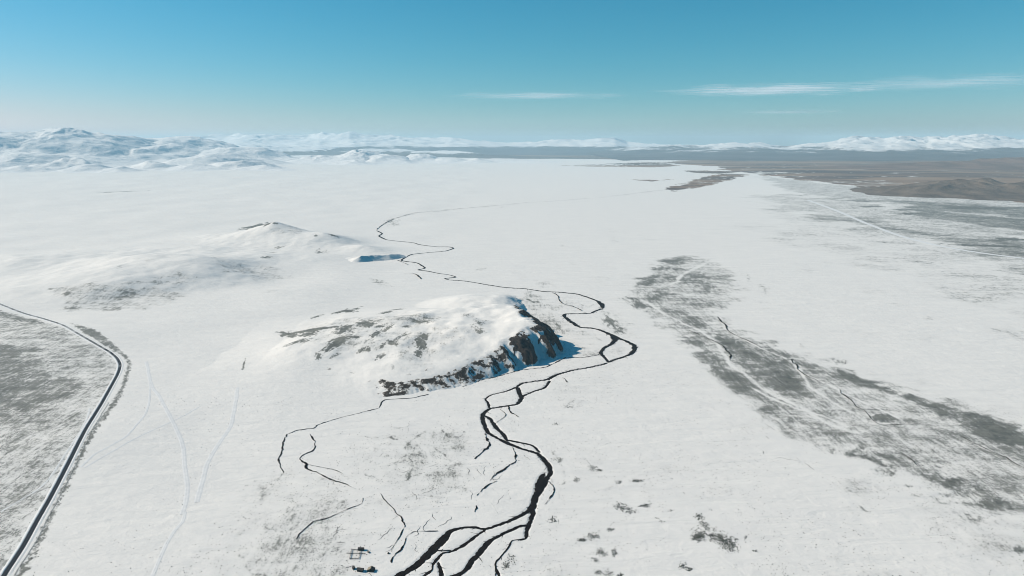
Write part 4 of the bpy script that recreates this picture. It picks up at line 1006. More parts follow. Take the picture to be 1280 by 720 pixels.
bluff_obj = field_obj('bluff', -640, 140, 950, 1860, 1.7, bluff_fn, 'snowy bluff with a steep dark rocky scarp above the river bend', 'bluff', 0.1, -0.4)
def rough(fn, rockfn=None):
    def g(x, y):
        h = fn(x, y)
        return h, (rockfn(x, y, h) if rockfn else 0 * h)
    return g
hill_obj = field_obj('hill', -2500, -150, 1300, 3000, 6.0, rough(broad_hill), 'broad low snowy hill with mottled grey flank beyond the road bend')
knob_obj = field_obj('hill', -1700, -300, 2200, 3300, 5.0, rough(knob_hill), 'snowy hill with two pointed knobs, one topped with brown rock')
scarp_obj = field_obj('river_scarp', -720, -300, 2100, 2560, 3.0, rough(river_scarp), 'short blue-shaded snow scarp beside the distant river loops', 'scarp')

# ------------------------------------------------------------------ distant hills and mountain ranges
def range_obj(name, x0, x1, nx, y0, y1, ny, fn, mat, label, cat='mountain'):
    X, Y = np.meshgrid(np.linspace(x0, x1, nx), np.linspace(y0, y1, ny)); x = X.ravel(); y = Y.ravel()
    z = fn(x, y)
    f = grid_faces(ny, nx)
    ok = (z > -4)[f].any(1); f = f[ok]
    used = np.unique(f); remap = np.full(len(x), -1); remap[used] = np.arange(len(used))
    o = mesh_obj(name, np.stack([x, y, np.maximum(z, -25.0)], 1)[used], remap[f], mat)
    return tag(o, label, cat, kind='structure')

def elev(u, v, d):
    """height of a summit seen at bearing/elevation (u, v of the site survey) standing d metres away"""
    return CAM_H + d * math.tan(math.atan((360 - v) / 853.3) - PITCH)
def east(u, d):
    return (u - 640) / 853.3 * d * math.cos(PITCH)

def peaks_fn(peaks, ridge_scale, ridge_amp, seed, base=6.0, octaves=5, fine=0.0):
    def g(x, y):
        wx = x + ridge_scale * 0.35 * fbm(x / ridge_scale, y / ridge_scale, 3, seed + 7)
        wy = y + ridge_scale * 0.35 * fbm(x / ridge_scale, y / ridge_scale, 3, seed + 9)
        s = np.zeros(len(x))
        for (px, py, h, sl, sr, sf, sb, rot) in peaks:
            l = lobe(wx, wy, px, py, h, rot, sl, sr, sf, sb)
            s = np.maximum(l, s) + 0.06 * np.minimum(l, s)
        k = sstep(4, 160, s)
        rr = ridged(wx / ridge_scale, wy / ridge_scale, octaves, seed, 0.52)
        s = s * (1 - ridge_amp * 0.5) + k * ridge_amp * (rr - 0.45) * np.maximum(s, 60) * 1.1
        if fine: s = s + k * fine * (fbm(x / 260, y / 260, 4, seed + 30) + 2.2 * (ridged(wx / 620, wy / 620, 4, seed + 40) - 0.5))
        return s - base
    return g

def pk(u, v, d, sl, sr, sf, sb, rot=0.0, extra=0.0):
    return (east(u, d), d, elev(u, v, d) + extra, sl, sr, sf, sb, rot)

M_NEAR = mat_mountain('snowy_mountain', -200, 60, slope=(0.45, 0.66), patch=0.55, bare=(0.11, 0.095, 0.085, 1), sc=0.0034)
M_LOW = mat_mountain('snowy_foothill', -200, 60, slope=(0.60, 0.80), patch=0.4, bare=(0.10, 0.085, 0.078, 1), sc=0.003)
M_DARKHILL = mat_mountain('patchy_hill', 95, 60, bare=(0.075, 0.07, 0.07, 1), sc=0.0012)
M_FARL = mat_mountain('far_snow_range', 235, 70, bare=(0.055, 0.06, 0.07, 1), sc=0.0004)
M_FARR = mat_mountain('snow_capped_range', 215, 190, bare=(0.060, 0.058, 0.062, 1), slope=(0.35, 0.6), sc=0.0006)
M_BROWNHILL = mat_mountain('bare_brown_hill', 2000, 50, bare=(0.105, 0.083, 0.066, 1), sc=0.006)
M_PURPLE = mat_mountain('bare_foothill', 2000, 50, bare=(0.12, 0.078, 0.06, 1), sc=0.0018)

massif = [pk(88, 163.5, 13600, 1700, 1500, 2300, 1600, -0.2), pk(34, 166, 13000, 1500, 1100, 2000, 1500), pk(-70, 168, 12800, 1600, 1100, 1800, 1500),
          pk(125, 168, 14200, 700, 800, 1300, 1300, -0.3), pk(165, 169, 15000, 800, 900, 1700, 1300), pk(235, 168.5, 16500, 1100, 1300, 2000, 1500), pk(205, 178, 14000, 900, 700, 1100, 900, -0.3),
          pk(300, 183, 15000, 1300, 900, 1500, 1200), pk(275, 190, 12600, 700, 600, 900, 800, -0.4), pk(40, 192, 11200, 900, 900, 900, 800, -0.3)]
range_obj('mountain', -11500, -3400, 400, 9300, 18500, 420, peaks_fn(massif, 1300, 0.18, 201, fine=15), M_NEAR, 'rounded snowy mountain massif with blue-shadowed flanks at the far left')
feet = [pk(78, 195.5, 10300, 420, 330, 430, 420, -0.5), pk(112, 203, 10000, 300, 350, 330, 300, -0.5), pk(190, 200, 10600, 420, 330, 380, 380, -0.4), pk(303, 196.5, 10900, 360, 330, 400, 380, -0.6),
        pk(320, 205, 10400, 300, 420, 300, 300, -0.5), pk(245, 203, 10500, 500, 400, 420, 380), pk(150, 206, 9800, 300, 260, 260, 260), pk(15, 206, 9700, 500, 350, 300, 400), pk(-60, 200, 9800, 600, 400, 400, 500)]
range_obj('foothill', -9600, -3000, 330, 8900, 12200, 180, peaks_fn(feet, 700, 0.45, 231, fine=8), M_LOW, 'row of small pointed snow foothills in front of the left massif', 'foothill')
ridge = [pk(350, 196, 14500, 900, 800, 700, 900), pk(400, 193, 14200, 600, 500, 600, 800, -0.3), pk(450, 186.5, 14600, 600, 700, 900, 900, -0.3), pk(485, 192, 14200, 500, 500, 800, 800), pk(430, 199, 12900, 350, 500, 330, 500, -0.5)]
range_obj('foothill', -6400, -1500, 300, 12000, 17500, 220, peaks_fn(ridge, 900, 0.5, 251, fine=12), M_LOW, 'low white ridge with dark cliffs along its foot, right of the massif', 'foothill')
low = [pk(525, 191.5, 14800, 600, 500, 700, 700), pk(560, 196, 14400, 450, 400, 600, 600), pk(600, 197, 14400, 400, 450, 600, 600), pk(625, 196.5, 14800, 500, 600, 700, 700), pk(668, 200, 14400, 500, 600, 500, 600)]
range_obj('foothill', -3200, 1300, 240, 12800, 17200, 160, peaks_fn(low, 800, 0.5, 271, fine=9), M_LOW, 'gullied low white hills at the far edge of the plain, left of centre', 'foothill')
dark = [pk(555, 187, 21000, 1500, 1000, 900, 900), pk(620, 193, 19500, 1000, 900, 800, 800), pk(660, 194.5, 18500, 900, 900, 700, 700), pk(700, 195.5, 18200, 900, 800, 700, 700), pk(728, 197.5, 17600, 500, 500, 600, 600),
        pk(480, 185, 24000, 1800, 1300, 1200, 1200), pk(400, 183, 25000, 2000, 1500, 1200, 1200), pk(320, 180, 24000, 2600, 1800, 1500, 1500), pk(250, 177, 23000, 1800, 1600, 1500, 1500)]
range_obj('hill', -14500, 3400, 420, 15800, 28500, 220, peaks_fn(dark, 1500, 0.5, 291, fine=10), M_DARKHILL, 'long hazy blue hills with snow streaks behind the white foothills', 'hill')

def crest_fn(prof, d, wf, wb, rs, amp, seed, foot=1.6):
    us = np.array([east(u, d) for u, v in prof]); hs = np.array([elev(u, v, d) for u, v in prof])
    def g(x, y):
        wx = x + rs * 0.3 * fbm(x / rs, y / rs, 3, seed + 5); wy = y + rs * 0.3 * fbm(x / rs, y / rs, 3, seed + 6)
        h = np.interp(x * d / np.maximum(y, d * 0.55), us, hs)
        t = np.where(wy < d, (d - wy) / wf, (wy - d) / wb)
        q = np.clip(1 - t, 0, 1)
        q = q ** foot
        rr = ridged(wx / rs, wy / rs, 6, seed, 0.55)
        return h * q * (1 + amp * (rr - 0.62)) - 8
    return g
farL = [(-60, 176), (120, 176), (200, 173), (240, 170), (265, 168), (285, 170), (300, 167.5), (318, 167), (335, 169), (360, 170), (385, 168.5), (400, 166), (412, 167.5), (425, 166), (437, 164.5), (450, 168), (470, 170), (490, 170), (510, 173), (535, 172.5), (560, 171.5), (580, 173), (600, 175.5), (640, 177.5), (670, 176.5), (690, 174), (710, 173.5), (730, 175), (750, 173), (768, 172.5), (785, 177.5), (830, 181), (880, 181.5), (920, 181)]
range_obj('mountain', -27000, 11500, 640, 21500, 38000, 220, crest_fn(farL, 31000, 9000, 6500, 2000, 0.42, 311, 1.3), M_FARL, 'thin far-off chain of pink-white snow peaks along the left and middle horizon')
farR = [(690, 193), (740, 188), (800, 183), (850, 181), (880, 181), (905, 179), (930, 178.5), (950, 178.5), (970, 181.5), (985, 182), (1010, 179.5), (1035, 178), (1055, 173.5), (1070, 171.5), (1090, 172), (1105, 172.5), (1125, 169.5), (1145, 171), (1158, 173), (1165, 171), (1190, 170), (1205, 170.5), (1220, 168.5), (1238, 169.5), (1255, 171.5), (1275, 171.5), (1310, 170), (1380, 168), (1460, 170)]
range_obj('mountain', 2500, 27000, 560, 13500, 33000, 340, crest_fn(farR, 26000, 11500, 6000, 1500, 0.55, 331, 1.75), M_FARR, 'long snow-capped mountain wall with bare blue lower slopes on the right horizon')
brown = [pk(1200, 223, 5600, 520, 420, 420, 420, 0.1), pk(1232, 221, 5900, 260, 300, 300, 300), pk(1275, 224, 5500, 260, 300, 300, 300), pk(1325, 221, 5600, 350, 300, 350, 350), pk(1165, 228, 5500, 300, 300, 220, 260)]
range_obj('hill', 2600, 6200, 300, 4700, 7000, 190, peaks_fn(brown, 420, 0.45, 351, fine=8), M_BROWNHILL, 'low bare brown hill on the right edge of the plain', 'hill')
purple = [pk(1220, 200, 11500, 1500, 1200, 800, 900), pk(1270, 196.5, 12000, 1100, 1000, 800, 900), pk(1340, 194, 12000, 1200, 1000, 900, 900), pk(1160, 205, 11500, 1200, 900, 600, 700)]
range_obj('hill', 4500, 14000, 260, 9400, 14500, 150, peaks_fn(purple, 1100, 0.4, 371, fine=8), M_PURPLE, 'hazy purple-brown foothill below the right snow range', 'hill')

# ------------------------------------------------------------------ river and creeks
def surf(x, y):
    return plain(x, y) + np.maximum.reduce([broad_hill(x, y) - 0.3, knob_hill(x, y) - 0.3, 0 * x])

def ribbon(name, pts, w, mat, parent=None, lift=0.12, rag=0.18, seed=0, level=None, attrs=None, minw=0.0):
    d = np.gradient(pts, axis=0); d /= np.hypot(d[:, 0], d[:, 1])[:, None] + 1e-9
    nrm = np.stack([-d[:, 1], d[:, 0]], 1)
    s = np.concatenate([[0], np.cumsum(np.hypot(*np.diff(pts, axis=0).T))])
    wl = np.maximum(w * 0.5 * (1 + rag * 2.4 * fbm(s / 7.0, s * 0 + seed * 3.1, 5, 401, 0.6)), minw)
    wr = np.maximum(w * 0.5 * (1 + rag * 2.4 * fbm(s / 7.0, s * 0 + seed * 3.1 + 40, 5, 402, 0.6)), minw)
    # taper both ends to a point
    e = np.minimum(1, np.minimum(s + 0.3, s[-1] - s + 0.3) / np.maximum(w * 0.8, 1.0))
    wl, wr = wl * e, wr * e
    a = pts + nrm * wl[:, None]; b = pts - nrm * wr[:, None]; c = pts
    V = np.stack([a, c, b], 1).reshape(-1, 2)
    z = surf(V[:, 0], V[:, 1]) + (lift if level is None else np.repeat(level, 3))
    n = len(pts); i = np.arange(n - 1) * 3
    f = np.concatenate([np.stack([i, i + 1, i + 4, i + 3], 1), np.stack([i + 1, i + 2, i + 5, i + 4], 1)])
    return mesh_obj(name, np.column_stack([V, z]), f[:, ::-1], mat, parent, attrs=attrs)

river = tag(empty('river'), 'black braided river winding through the snow past the bluff', 'river', kind='structure')
for i, (pts, w) in enumerate(CHANNELS):
    d = np.hypot(pts[:, 0], pts[:, 1])
    step = 1.6 if d.min() < 1500 else 5.0
    P, W = resample(RIVER[i], step)
    carved = carve(P[:, 0], P[:, 1])
    # in the carved reaches the water lies below the snow, elsewhere just on the thin ice
    lvl = 0.14 + 0.02 * i - (0.42 + 0.014 * i) * sstep(0.4, 0.9, carved)
    lvl = lvl + 0.5 * sstep(1500, 2400, d.min())
    wide = (W * 1.08 + 1.1 * sstep(0.4, 0.9, carved)) * (1 + 0.95 * sstep(1000, 1400, np.hypot(P[:, 0], P[:, 1])))
    ribbon('channel', P, wide, M_WATER, river, seed=i, level=lvl, rag=0.32)
# frayed inlets biting into the banks of the wide reaches
SV, SF, base = [], [], 0
for i, p in enumerate(RIVER):
    P, W = resample(p, 2.0)
    if np.hypot(P[:, 0], P[:, 1]).min() > 1900: continue
    T = np.gradient(P, axis=0); T /= np.hypot(T[:, 0], T[:, 1])[:, None] + 1e-9
    k = int(rng.integers(2, 6))
    while k < len(P) - 3:
        side = rng.choice((-1, 1)); L = rng.uniform(2.0, 7.0) * (2.2 if rng.uniform() < 0.2 else 1.0) * (1 + 0.7 * float(sstep(1000, 1500, P[k, 1])))
        n = 7; q = np.linspace(0, 1, n)
        ang = math.atan2(T[k, 1], T[k, 0]) + side * (rng.uniform(0.5, 1.2)) + 0.9 * fbm(q * 2 + k, q * 0 + i, 2, 521)
        st = P[k] + side * np.array([-T[k, 1], T[k, 0]]) * W[k] * 0.42
        px = st[0] + np.concatenate([[0], np.cumsum(np.cos(ang[1:]) * L / n)]); py = st[1] + np.concatenate([[0], np.cumsum(np.sin(ang[1:]) * L / n)])
        wd = rng.uniform(0.3, 0.75) * (1 + 0.8 * float(sstep(1000, 1500, P[k, 1]))) * (1 - q) ** 0.8 + 0.03
        a2 = np.column_stack([px - np.sin(ang) * wd, py + np.cos(ang) * wd]); b2 = np.column_stack([px + np.sin(ang) * wd, py - np.cos(ang) * wd])
        v2 = np.stack([a2, b2], 1).reshape(-1, 2)
        SV.append(np.column_stack([v2, plain(v2[:, 0], v2[:, 1]) + 0.10 - 0.35 * np.repeat(carve(px, py), 2)]))
        j = np.arange(n - 1) * 2 + base; SF.append(np.stack([j, j + 1, j + 3, j + 2], 1)); base += 2 * n
        k += int(rng.integers(3, 9))
o = mesh_obj('bank_inlets', np.vstack(SV), np.vstack(SF), M_WATER, river); o['kind'] = 'stuff'
for i, (label, pts) in enumerate(CREEKS):
    d = math.hypot(*pts[0][:2])
    P, W = resample(pts, 1.3 if d < 1500 else 4.0)
    W = W * (1.15 + 0.5 * sstep(1150, 1500, d))
    # wobble like a real rill
    s = np.arange(len(P)) * 1.3
    P = P + np.stack([fbm(s / 11, s * 0 + i, 3, 411), fbm(s / 11, s * 0 + i, 3, 412)], 1) * np.clip(W, 0.5, 2.0)[:, None] * 1.3
    gaps = np.clip(0.95 + 1.5 * fbm(s / 17, s * 0 + 2.7 * i, 3, 413), 0.12, 1.7)
    o = ribbon('creek', P, W * gaps * 1.05, M_WATER, None, lift=0.30 + 0.02 * i + (0.8 if d > 1700 else 0), rag=0.3, seed=50 + i)
    tag(o, label, 'creek', kind='structure')

# hair-thin meltwater threads on the meadows either side of the river
TV, TF, base = [], [], 0
for k in range(58):
    if k < 40: ux, uy = rng.uniform(-190, 20), rng.uniform(560, 900)
    else: ux, uy = rng.uniform(330, 640), rng.uniform(720, 1250)
    n = rng.integers(8, 22); ang = (-1.9 if k < 40 else -1.15) + rng.normal(0, 0.5)
    st = np.arange(n) * 1.4
    a_ = ang + 1.5 * fbm(st / 9 + k, st * 0 + k * 3.7, 3, 501)
    px = ux + np.cumsum(np.cos(a_) * 1.4); py = uy + np.cumsum(np.sin(a_) * 1.4)
    if carve(px, py).max() > 0.02 or bluff(px, py)[0].max() > 0.1: continue
    wd = 0.08 + 0.16 * np.sin(np.linspace(0, math.pi, n)) * rng.uniform(0.4, 1.4)
    nx_, ny_ = -np.sin(a_), np.cos(a_)
    L_ = np.column_stack([px + nx_ * wd, py + ny_ * wd]); R_ = np.column_stack([px - nx_ * wd, py - ny_ * wd])
    q = np.stack([L_, R_], 1).reshape(-1, 2)
    TV.append(np.column_stack([q, plain(q[:, 0], q[:, 1]) + 0.16]))
    i = np.arange(n - 1) * 2 + base
    TF.append(np.stack([i, i + 1, i + 3, i + 2], 1)); base += 2 * n
o = mesh_obj('meltwater_threads', np.vstack(TV), np.vstack(TF), M_WATER)
tag(o, 'hair-thin dark meltwater threads scattered over the river meadows', 'meltwater', kind='stuff')

# ------------------------------------------------------------------ road, snow banks, tracks
P, W = resample(ROAD, 3.0)
P = P + 0.0
snowed = sstep(850, 1350, P[:, 1]) * 0.50
road = ribbon('road', P, np.full(len(P), 4.6), M_ROAD, None, lift=0.34, rag=0.03, attrs={'snowed': np.repeat(snowed, 3)}, minw=2.0)
tag(road, 'narrow dark asphalt road curving through the snow on the left', 'road', kind='structure')

def profile_strip(name, P, prof, mat, lift=0.0, rag=0.0, seed=0):
    """sweep a cross-section [(offset, height)...] along a path lying on the plain"""
    d = np.gradient(P, axis=0); d /= np.hypot(d[:, 0], d[:, 1])[:, None] + 1e-9
    nrm = np.stack([-d[:, 1], d[:, 0]], 1)
    s = np.concatenate([[0], np.cumsum(np.hypot(*np.diff(P, axis=0).T))])
    k = len(prof); V = []
    for j, (off, hz) in enumerate(prof):
        o = off + rag * fbm(s / 7, s * 0 + j, 3, seed)
        q = P + nrm * np.reshape(o, (-1, 1))
        hh = hz * (1 + (0.9 * fbm(s / 9, s * 0 + 9, 3, seed + 1) if rag else 0))
        V.append(np.column_stack([q, surf(q[:, 0], q[:, 1]) + hh + lift]))
    V = np.stack(V, 1).reshape(-1, 3)
    n = len(P); i = (np.arange(n - 1) * k)[:, None] + np.arange(k - 1)[None, :]
    f = np.stack([i, i + 1, i + k + 1, i + k], -1).reshape(-1, 4)
    return mesh_obj(name, V, f, mat)

sb = profile_strip('snow_bank', P, [(2.1, -0.3), (2.5, 0.25), (3.3, 0.45), (4.6, 0.35), (6.6, -0.3)], M_BANK, 0.0, 0.35, 421)
tag(sb, 'ploughed snow bank along the right-hand edge of the road', 'snow bank', kind='structure')
sb2 = profile_strip('snow_bank', P, [(-6.4, -0.3), (-4.6, 0.35), (-3.3, 0.45), (-2.5, 0.25), (-2.1, -0.3)], M_BANK, 0.0, 0.35, 431)
tag(sb2, 'ploughed snow bank between the road and the grey field', 'snow bank', kind='structure')
Q, _ = resample(ROAD, 4.0)
d = np.gradient(Q, axis=0); d /= np.hypot(d[:, 0], d[:, 1])[:, None]
off = 9.2 + 1.5 * fbm(np.arange(len(Q)) / 14, np.zeros(len(Q)), 2, 441)
lane = Q + np.stack([-d[:, 1], d[:, 0]], 1) * off[:, None]
keep = Q[:, 1] < 1000
t2 = ribbon('dirt_track', lane[keep], 0.9 + 0.5 * fbm(np.arange(keep.sum()) / 6, np.zeros(keep.sum()), 2, 442), M_RUT, None, lift=0.3, rag=0.35, seed=80)
tag(t2, 'thin dark wheel rut running alongside the asphalt road', 'track', kind='structure')
for i, (label, pts, w) in enumerate(TRACKS):
    far = np.median([math.hypot(*p[:2]) for p in pts])
    T, _ = resample(pts, 4.0 if far < 2000 else 25.0)
    s = np.arange(len(T)) * 4.0
    T = T + np.stack([fbm(s / 60, s * 0 + i, 2, 451), fbm(s / 60, s * 0 + i, 2, 452)], 1) * 1.2
    h = 0.14 if far < 2000 else 0.4
    o = profile_strip('track', T, [(-w * 1.3, -0.2), (-w * 0.6, h), (-w * 0.25, 0.05), (w * 0.25, 0.05), (w * 0.6, h), (w * 1.3, -0.2)], M_RUT if 'dark' in label else M_TRACK, 0.12, 0.25, 461 + i)
    tag(o, label, 'track', kind='structure')

# ------------------------------------------------------------------ tussocks and shrubs
def tufts(name, x, y, rad, hgt, mat, z0=None):
    n = len(x); k = 5
    ang = rng.uniform(0, 2 * math.pi, n)[:, None] + np.arange(k)[None, :] * 2 * math.pi / k
    r0 = rad[:, None] * rng.uniform(0.7, 1.3, (n, k)); r1 = rad[:, None] * rng.uniform(0.35, 0.9, (n, k))
    z = plain(x, y) if z0 is None else z0
    lo = np.stack([x[:, None] + r0 * np.cos(ang), y[:, None] + r0 * np.sin(ang), np.broadcast_to(z[:, None] - 0.15, (n, k))], -1)
    hi = np.stack([x[:, None] + r1 * np.cos(ang + 0.5), y[:, None] + r1 * np.sin(ang + 0.5), z[:, None] + hgt[:, None] * rng.uniform(0.45, 0.8, (n, k))], -1)
    top = np.stack([x + rad * rng.uniform(-0.4, 0.4, n), y + rad * rng.uniform(-0.4, 0.4, n), z + hgt], -1)[:, None, :]
    V = np.concatenate([lo, hi, top], 1).reshape(-1, 3)
    b = np.arange(n)[:, None] * (2 * k + 1); i = np.arange(k)[None, :]; j = (i + 1) % k
    f = np.concatenate([np.stack([b + i, b + j, b + k + i], -1).reshape(-1, 3), np.stack([b + j, b + k + j, b + k + i], -1).reshape(-1, 3), np.stack([b + k + i, b + k + j, b + 2 * k + 0 * i], -1).reshape(-1, 3)])
    return mesh_obj(name, V, f, mat, smooth=False)

for label, es, n in SHRUBS:
    xs, ys = [], []
    for s in es:
        B = np.linalg.inv(np.array([[s[2], s[3]], [s[4], s[5]]]))
        m = max(6, int(n / len(es) * 1.8))
        q = rng.normal(0, 0.52, (m, 2)); q = q[np.hypot(*q.T) < 1.25]
        lump = fbm(q[:, 0] * 2.6 + s[0], q[:, 1] * 2.6 + s[1], 3, 471)
        q = q[lump + rng.normal(0, 0.12, len(q)) > -0.10]
        p = q @ B.T + np.array([s[0], s[1]])
        xs.append(p[:, 0]); ys.append(p[:, 1])
    x = np.concatenate(xs); y = np.concatenate(ys)
    o = tufts('shrub_patch', x, y, rng.uniform(0.25, 0.7, len(x)), rng.uniform(0.3, 0.8, len(x)), M_SHRUB)
    tag(o, label, 'shrubs', None, kind='stuff')

# loose grass tussocks poking through the snow wherever the cover is grassy
m = 240000
rr = np.sqrt(rng.uniform(520 ** 2, 1250 ** 2, m)); aa = rng.uniform(-0.72, 0.72, m)
x = rr * np.sin(aa); y = rr * np.cos(aa)
v, _ = cover(x, y)
lum = 0.5 + fbm(x / 22, y / 22, 3, 481) + 0.6 * fbm(x / 6, y / 6, 2, 482)
keep = (rng.uniform(0, 1, m) < np.clip(v * 1.1, 0, 0.45) * np.clip(lum, 0, 1.4)) & (bluff(x, y)[0] < 0.2) & (carve(x, y) < 0.05)
x, y = x[keep], y[keep]
o = tufts('dry_grass', x, y, rng.uniform(0.18, 0.55, len(x)), rng.uniform(0.2, 0.55, len(x)), M_GRASS)
tag(o, 'loose grey-green grass tussocks poking through the snow', 'grass', kind='stuff')

# ------------------------------------------------------------------ homestead by the river
def box(x0, x1, y0, y1, z0, z1):
    v = np.array([(x, y, z) for z in (z0, z1) for y in (y0, y1) for x in (x0, x1)], float)
    f = np.array([(0, 2, 3, 1), (4, 5, 7, 6), (0, 1, 5, 4), (2, 6, 7, 3), (0, 4, 6, 2), (1, 3, 7, 5)])
    return v, f
def join(parts):
    V, Fs, k = [], [], 0
    for v, f in parts:
        V.append(v); Fs.append(f + k); k += len(v)
    return np.vstack(V), np.vstack(Fs)
def slope_slab(xe, xr, y0, y1, ze, zr, t=0.14):
    """one roof plane from eave (xe, ze) up to ridge (xr, zr)"""
    v = np.array([(xe, y0, ze), (xr, y0, zr), (xr, y1, zr), (xe, y1, ze), (xe, y0, ze + t), (xr, y0, zr + t), (xr, y1, zr + t), (xe, y1, ze + t)], float)
    f = np.array([(0, 3, 2, 1), (4, 5, 6, 7), (0, 1, 5, 4), (1, 2, 6, 5), (2, 3, 7, 6), (3, 0, 4, 7)])
    return v, f

def hut(name, loc, rz, w, l, hw, hr, wall_m, roof_a, roof_b, label, cat, group=None, door=True):
    z = float(plain(np.array([loc[0]]), np.array([loc[1]]))[0])
    t = tag(empty(name, (loc[0], loc[1], z), rz), label, cat, group)
    # log courses: each wall is a stack of slightly proud timbers
    V = [box(-w / 2, w / 2, -l / 2, l / 2, -0.3, hw)]
    for k in range(5):
        z0 = 0.05 + k * hw / 5
        V.append(box(-w / 2 - 0.07, w / 2 + 0.07, -l / 2 - 0.07, l / 2 + 0.07, z0, z0 + hw / 5 * 0.72))
    v, f = join(V); mesh_obj('wall', v, f, wall_m, t, False)
    # gable infill
    g = np.array([(-w / 2, -l / 2, hw), (w / 2, -l / 2, hw), (0, -l / 2, hr), (-w / 2, l / 2, hw), (w / 2, l / 2, hw), (0, l / 2, hr)], float)
    mesh_obj('gable', g, [np.array([(0, 1, 2), (5, 4, 3)]), np.array([(0, 2, 5, 3), (1, 4, 5, 2)])], wall_m, t, False)
    e = 0.35
    v, f = slope_slab(-w / 2 - e, 0, -l / 2 - e, l / 2 + e, hw - 0.12, hr + 0.02); mesh_obj('roof_plane', v, f, roof_a, t, False)
    v, f = slope_slab(w / 2 + e, 0.0, -l / 2 - e, l / 2 + e, hw - 0.12, hr + 0.02); mesh_obj('roof_plane', v, f[:, ::-1], roof_b, t, False)
    if door:
        v, f = box(-0.5, 0.5, -l / 2 - 0.14, -l / 2 - 0.06, 0, 1.8); mesh_obj('door', v, f, M_DOOR, t, False)
        v, f = box(w * 0.2, w * 0.2 + 0.3, l * 0.1, l * 0.1 + 0.3, hw, hr + 0.7); mesh_obj('chimney', v, f, M_ROOF, t, False)
    return t
H = HUTS
hut('hut', H['hut_a'], math.radians(78), 3.6, 5.6, 1.9, 3.1, M_LOG, M_ROOF, M_ROOF, 'small dark-roofed log hut, left of the two by the lower picture edge', 'hut')
hut('hut', H['hut_b'], math.radians(-4), 6.4, 4.2, 1.7, 3.4, M_LOG, M_SUNLIT_ROOF, M_ROOF, 'log hut with sun and shade coloured into its two roof sides, right of the two', 'hut')  # one roof in two tones: pale stands for sun, dark for shade
hut('shed', H['small'], math.radians(30), 2.1, 2.4, 1.5, 2.1, M_LOG, M_ROOF, M_ROOF, 'tiny dark shed just left of the huts', 'shed', door=False)
hut('shed', H['t_shed'], math.radians(88), 2.6, 5.4, 2.0, 2.9, M_LOG, M_ROOF, M_ROOF, 'dark shed at the upper corner of the wooden corral', 'shed', door=True)
hut('shed', H['heap'], math.radians(40), 1.3, 2.2, 0.9, 1.4, M_RAIL, M_RAIL, M_RAIL, 'low grey shelter right of the corral shed', 'shed', door=False)

def fence(name, corners, label, closed=True):
    t = tag(empty(name, (corners[0][0], corners[0][1], 0)), label, 'fence')
    x0, y0 = corners[0]
    pairs = list(zip(corners, corners[1:] + (corners[:1] if closed else [])))
    pm = None
    for (a, b) in pairs:
        a = np.array(a); b = np.array(b); L = np.hypot(*(b - a)); n = max(2, int(round(L / 3.0)))
        ang = math.atan2(*(b - a)[::-1])
        for k in range(n):
            p = a + (b - a) * k / n
            z = float(plain(p[:1], p[1:])[0])
            if pm is None:
                v, f = box(-0.13, 0.13, -0.13, 0.13, -0.4, 1.5)
                v[4:, :2] *= 0.7
                o = mesh_obj('post', v, f, M_RAIL, t, False); pm = o.data
            else:
                o = bpy.data.objects.new('post', pm); col.objects.link(o); o.parent = t
            o.location = (p[0] - x0, p[1] - y0, z); o.rotation_euler = (0, 0, ang)
        for hz in (0.35, 0.75, 1.15):
            z = float(plain(a[:1], a[1:])[0])
            v, f = box(0, L, -0.05, 0.05, hz, hz + 0.22)
            o = mesh_obj('rail', v, f, M_RAIL, t, False)
            o.location = (a[0] - x0, a[1] - y0, z); o.rotation_euler = (0, 0, ang)
    return t
fence('corral', [tuple(p) for p in H['corral']], 'square wooden rail corral on the snow above the huts')
fence('fence', [tuple(p) for p in H['cross']], 'straight rail fence cutting across the corral', closed=False)
z = float(plain(np.array([H['pole'][0]]), np.array([H['pole'][1]]))[0])
t = tag(empty('haystack', (H['pole'][0], H['pole'][1], z)), 'small dark haystack near the end of the side channel', 'haystack')
a = np.arange(12) * 2 * math.pi / 12
prof = [(1.0, -0.2), (1.15, 0.35), (1.0, 0.9), (0.6, 1.4), (0.15, 1.7)]
V = np.concatenate([np.stack([r * np.cos(a) * (1 + 0.1 * np.sin(3 * a + i)), r * np.sin(a), np.full(12, zz) + 0.05 * np.cos(5 * a)], 1) for i, (r, zz) in enumerate(prof)])
mesh_obj('stack', V, [grid_faces(5, 12, wrap=True), np.array([list(range(48, 60))])], M_GRASS, t)

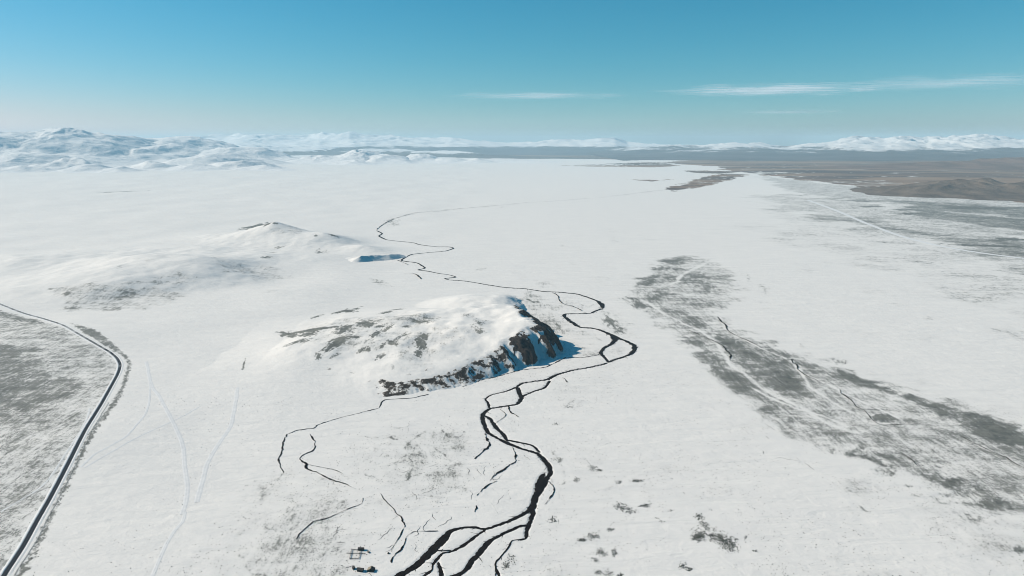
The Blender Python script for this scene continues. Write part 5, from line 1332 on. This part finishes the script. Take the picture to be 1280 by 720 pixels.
# ------------------------------------------------------------------ thin high clouds
def mat_cloud():
    n = N('thin_cloud')
    tc = n.node('ShaderNodeTexCoord').outputs['Object']
    sp = n.node('ShaderNodeSeparateXYZ'); n.t.links.new(tc, sp.inputs[0])
    e = n.math('SQRT', n.math('ADD', n.math('POWER', n.math('ABSOLUTE', sp.outputs[0]), 2.0), n.math('POWER', n.math('ABSOLUTE', sp.outputs[1]), 2.0)))
    w = n.noise(n.mapping(tc, (1.6, 4.0, 3.0), (0, 0, 0.01)), 1.3, 7, 0.62, 0.4)
    a = n.math('MULTIPLY_ADD', n.math('SUBTRACT', w, 0.5), 2.0, n.math('SUBTRACT', 0.62, n.math('MULTIPLY', e, 0.72)))
    oi = n.node('ShaderNodeObjectInfo')
    al = n.math('MULTIPLY', n.step(a, 0.0, 0.75), n.math('MULTIPLY', n.node('ShaderNodeAttribute', attribute_type='OBJECT', attribute_name='veil').outputs['Fac'], 1.0))
    d = n.node('ShaderNodeBsdfDiffuse'); d.inputs[0].default_value = (0.86, 0.94, 1.0, 1)
    tl = n.node('ShaderNodeBsdfTranslucent'); tl.inputs[0].default_value = (0.86, 0.94, 1.0, 1)
    ms = n.node('ShaderNodeMixShader'); ms.inputs[0].default_value = 0.85
    n.t.links.new(d.outputs[0], ms.inputs[1]); n.t.links.new(tl.outputs[0], ms.inputs[2])
    tr = n.node('ShaderNodeBsdfTransparent')
    m2 = n.node('ShaderNodeMixShader'); n.t.links.new(al, m2.inputs[0]); n.t.links.new(tr.outputs[0], m2.inputs[1]); n.t.links.new(ms.outputs[0], m2.inputs[2])
    n.t.links.new(m2.outputs[0], n.out.inputs['Surface'])
    return n.m
M_CLOUD = mat_cloud()
def cloud(u, v, hw, hv, veil, label, seed, d=70000.0):
    alt = CAM_H + d * math.tan(math.atan((360 - v) / 853.3) - PITCH)
    rx = hw / 853.3 * d; ry = hv / 853.3 * d / math.tan(math.atan((360 - v) / 853.3) - PITCH)
    nr, na = 14, 40
    q = np.linspace(0.03, 1, nr); a = np.arange(na) * 2 * math.pi / na
    Q, A2 = np.meshgrid(q, a, indexing='ij')
    x = (Q * np.cos(A2)).ravel(); y = (Q * np.sin(A2)).ravel()
    lump = 1 + 0.8 * fbm(x * 2.5 + seed, y * 2.5, 3, 491 + seed)
    up = np.stack([x, y, 0.012 * np.sqrt(np.maximum(1 - Q.ravel() ** 2, 0)) * lump], 1)
    dn = np.stack([x, y, -0.008 * np.sqrt(np.maximum(1 - Q.ravel() ** 2, 0)) * lump], 1)
    f = grid_faces(nr, na, wrap=True)
    o = mesh_obj('cloud', np.vstack([up, dn]), [f, f[:, ::-1] + len(up), np.array([np.arange(na)[::-1]]), np.array([np.arange(na) + len(up)])], M_CLOUD)
    o.location = (east(u, d), d, alt); o.scale = (rx, ry, rx); o['veil'] = veil
    return tag(o, label, 'cloud', 'thin clouds above the horizon')
cloud(670, 120, 125, 5, 0.38, 'faint streak of cloud left of the others above the middle horizon', 1)
cloud(960, 113, 150, 9, 0.65, 'brightest thin flat cloud above the right half of the plain', 2)
cloud(1180, 104, 170, 12, 0.28, 'wispy veil of cloud at the right picture edge', 3, 66000.0)
cloud(985, 140, 70, 3, 0.3, 'very faint low cloud streak above the right mountains', 4, 74000.0)

# ------------------------------------------------------------------ hazy air
hz = N('pale_haze')
pv = hz.node('ShaderNodeVolumePrincipled')
pv.inputs['Color'].default_value = (0.60, 0.86, 1.0, 1.0)
pv.inputs['Density'].default_value = 3.0e-5
pv.inputs['Anisotropy'].default_value = 0.0
hz.t.links.new(pv.outputs[0], hz.out.inputs['Volume'])
v, f = box(-60000, 60000, -60000, 60000, -40.0, 900.0)
ho = mesh_obj('haze', v, f, hz.m, None, False)
tag(ho, 'pale blue haze lying over the whole plain', 'haze', kind='stuff')
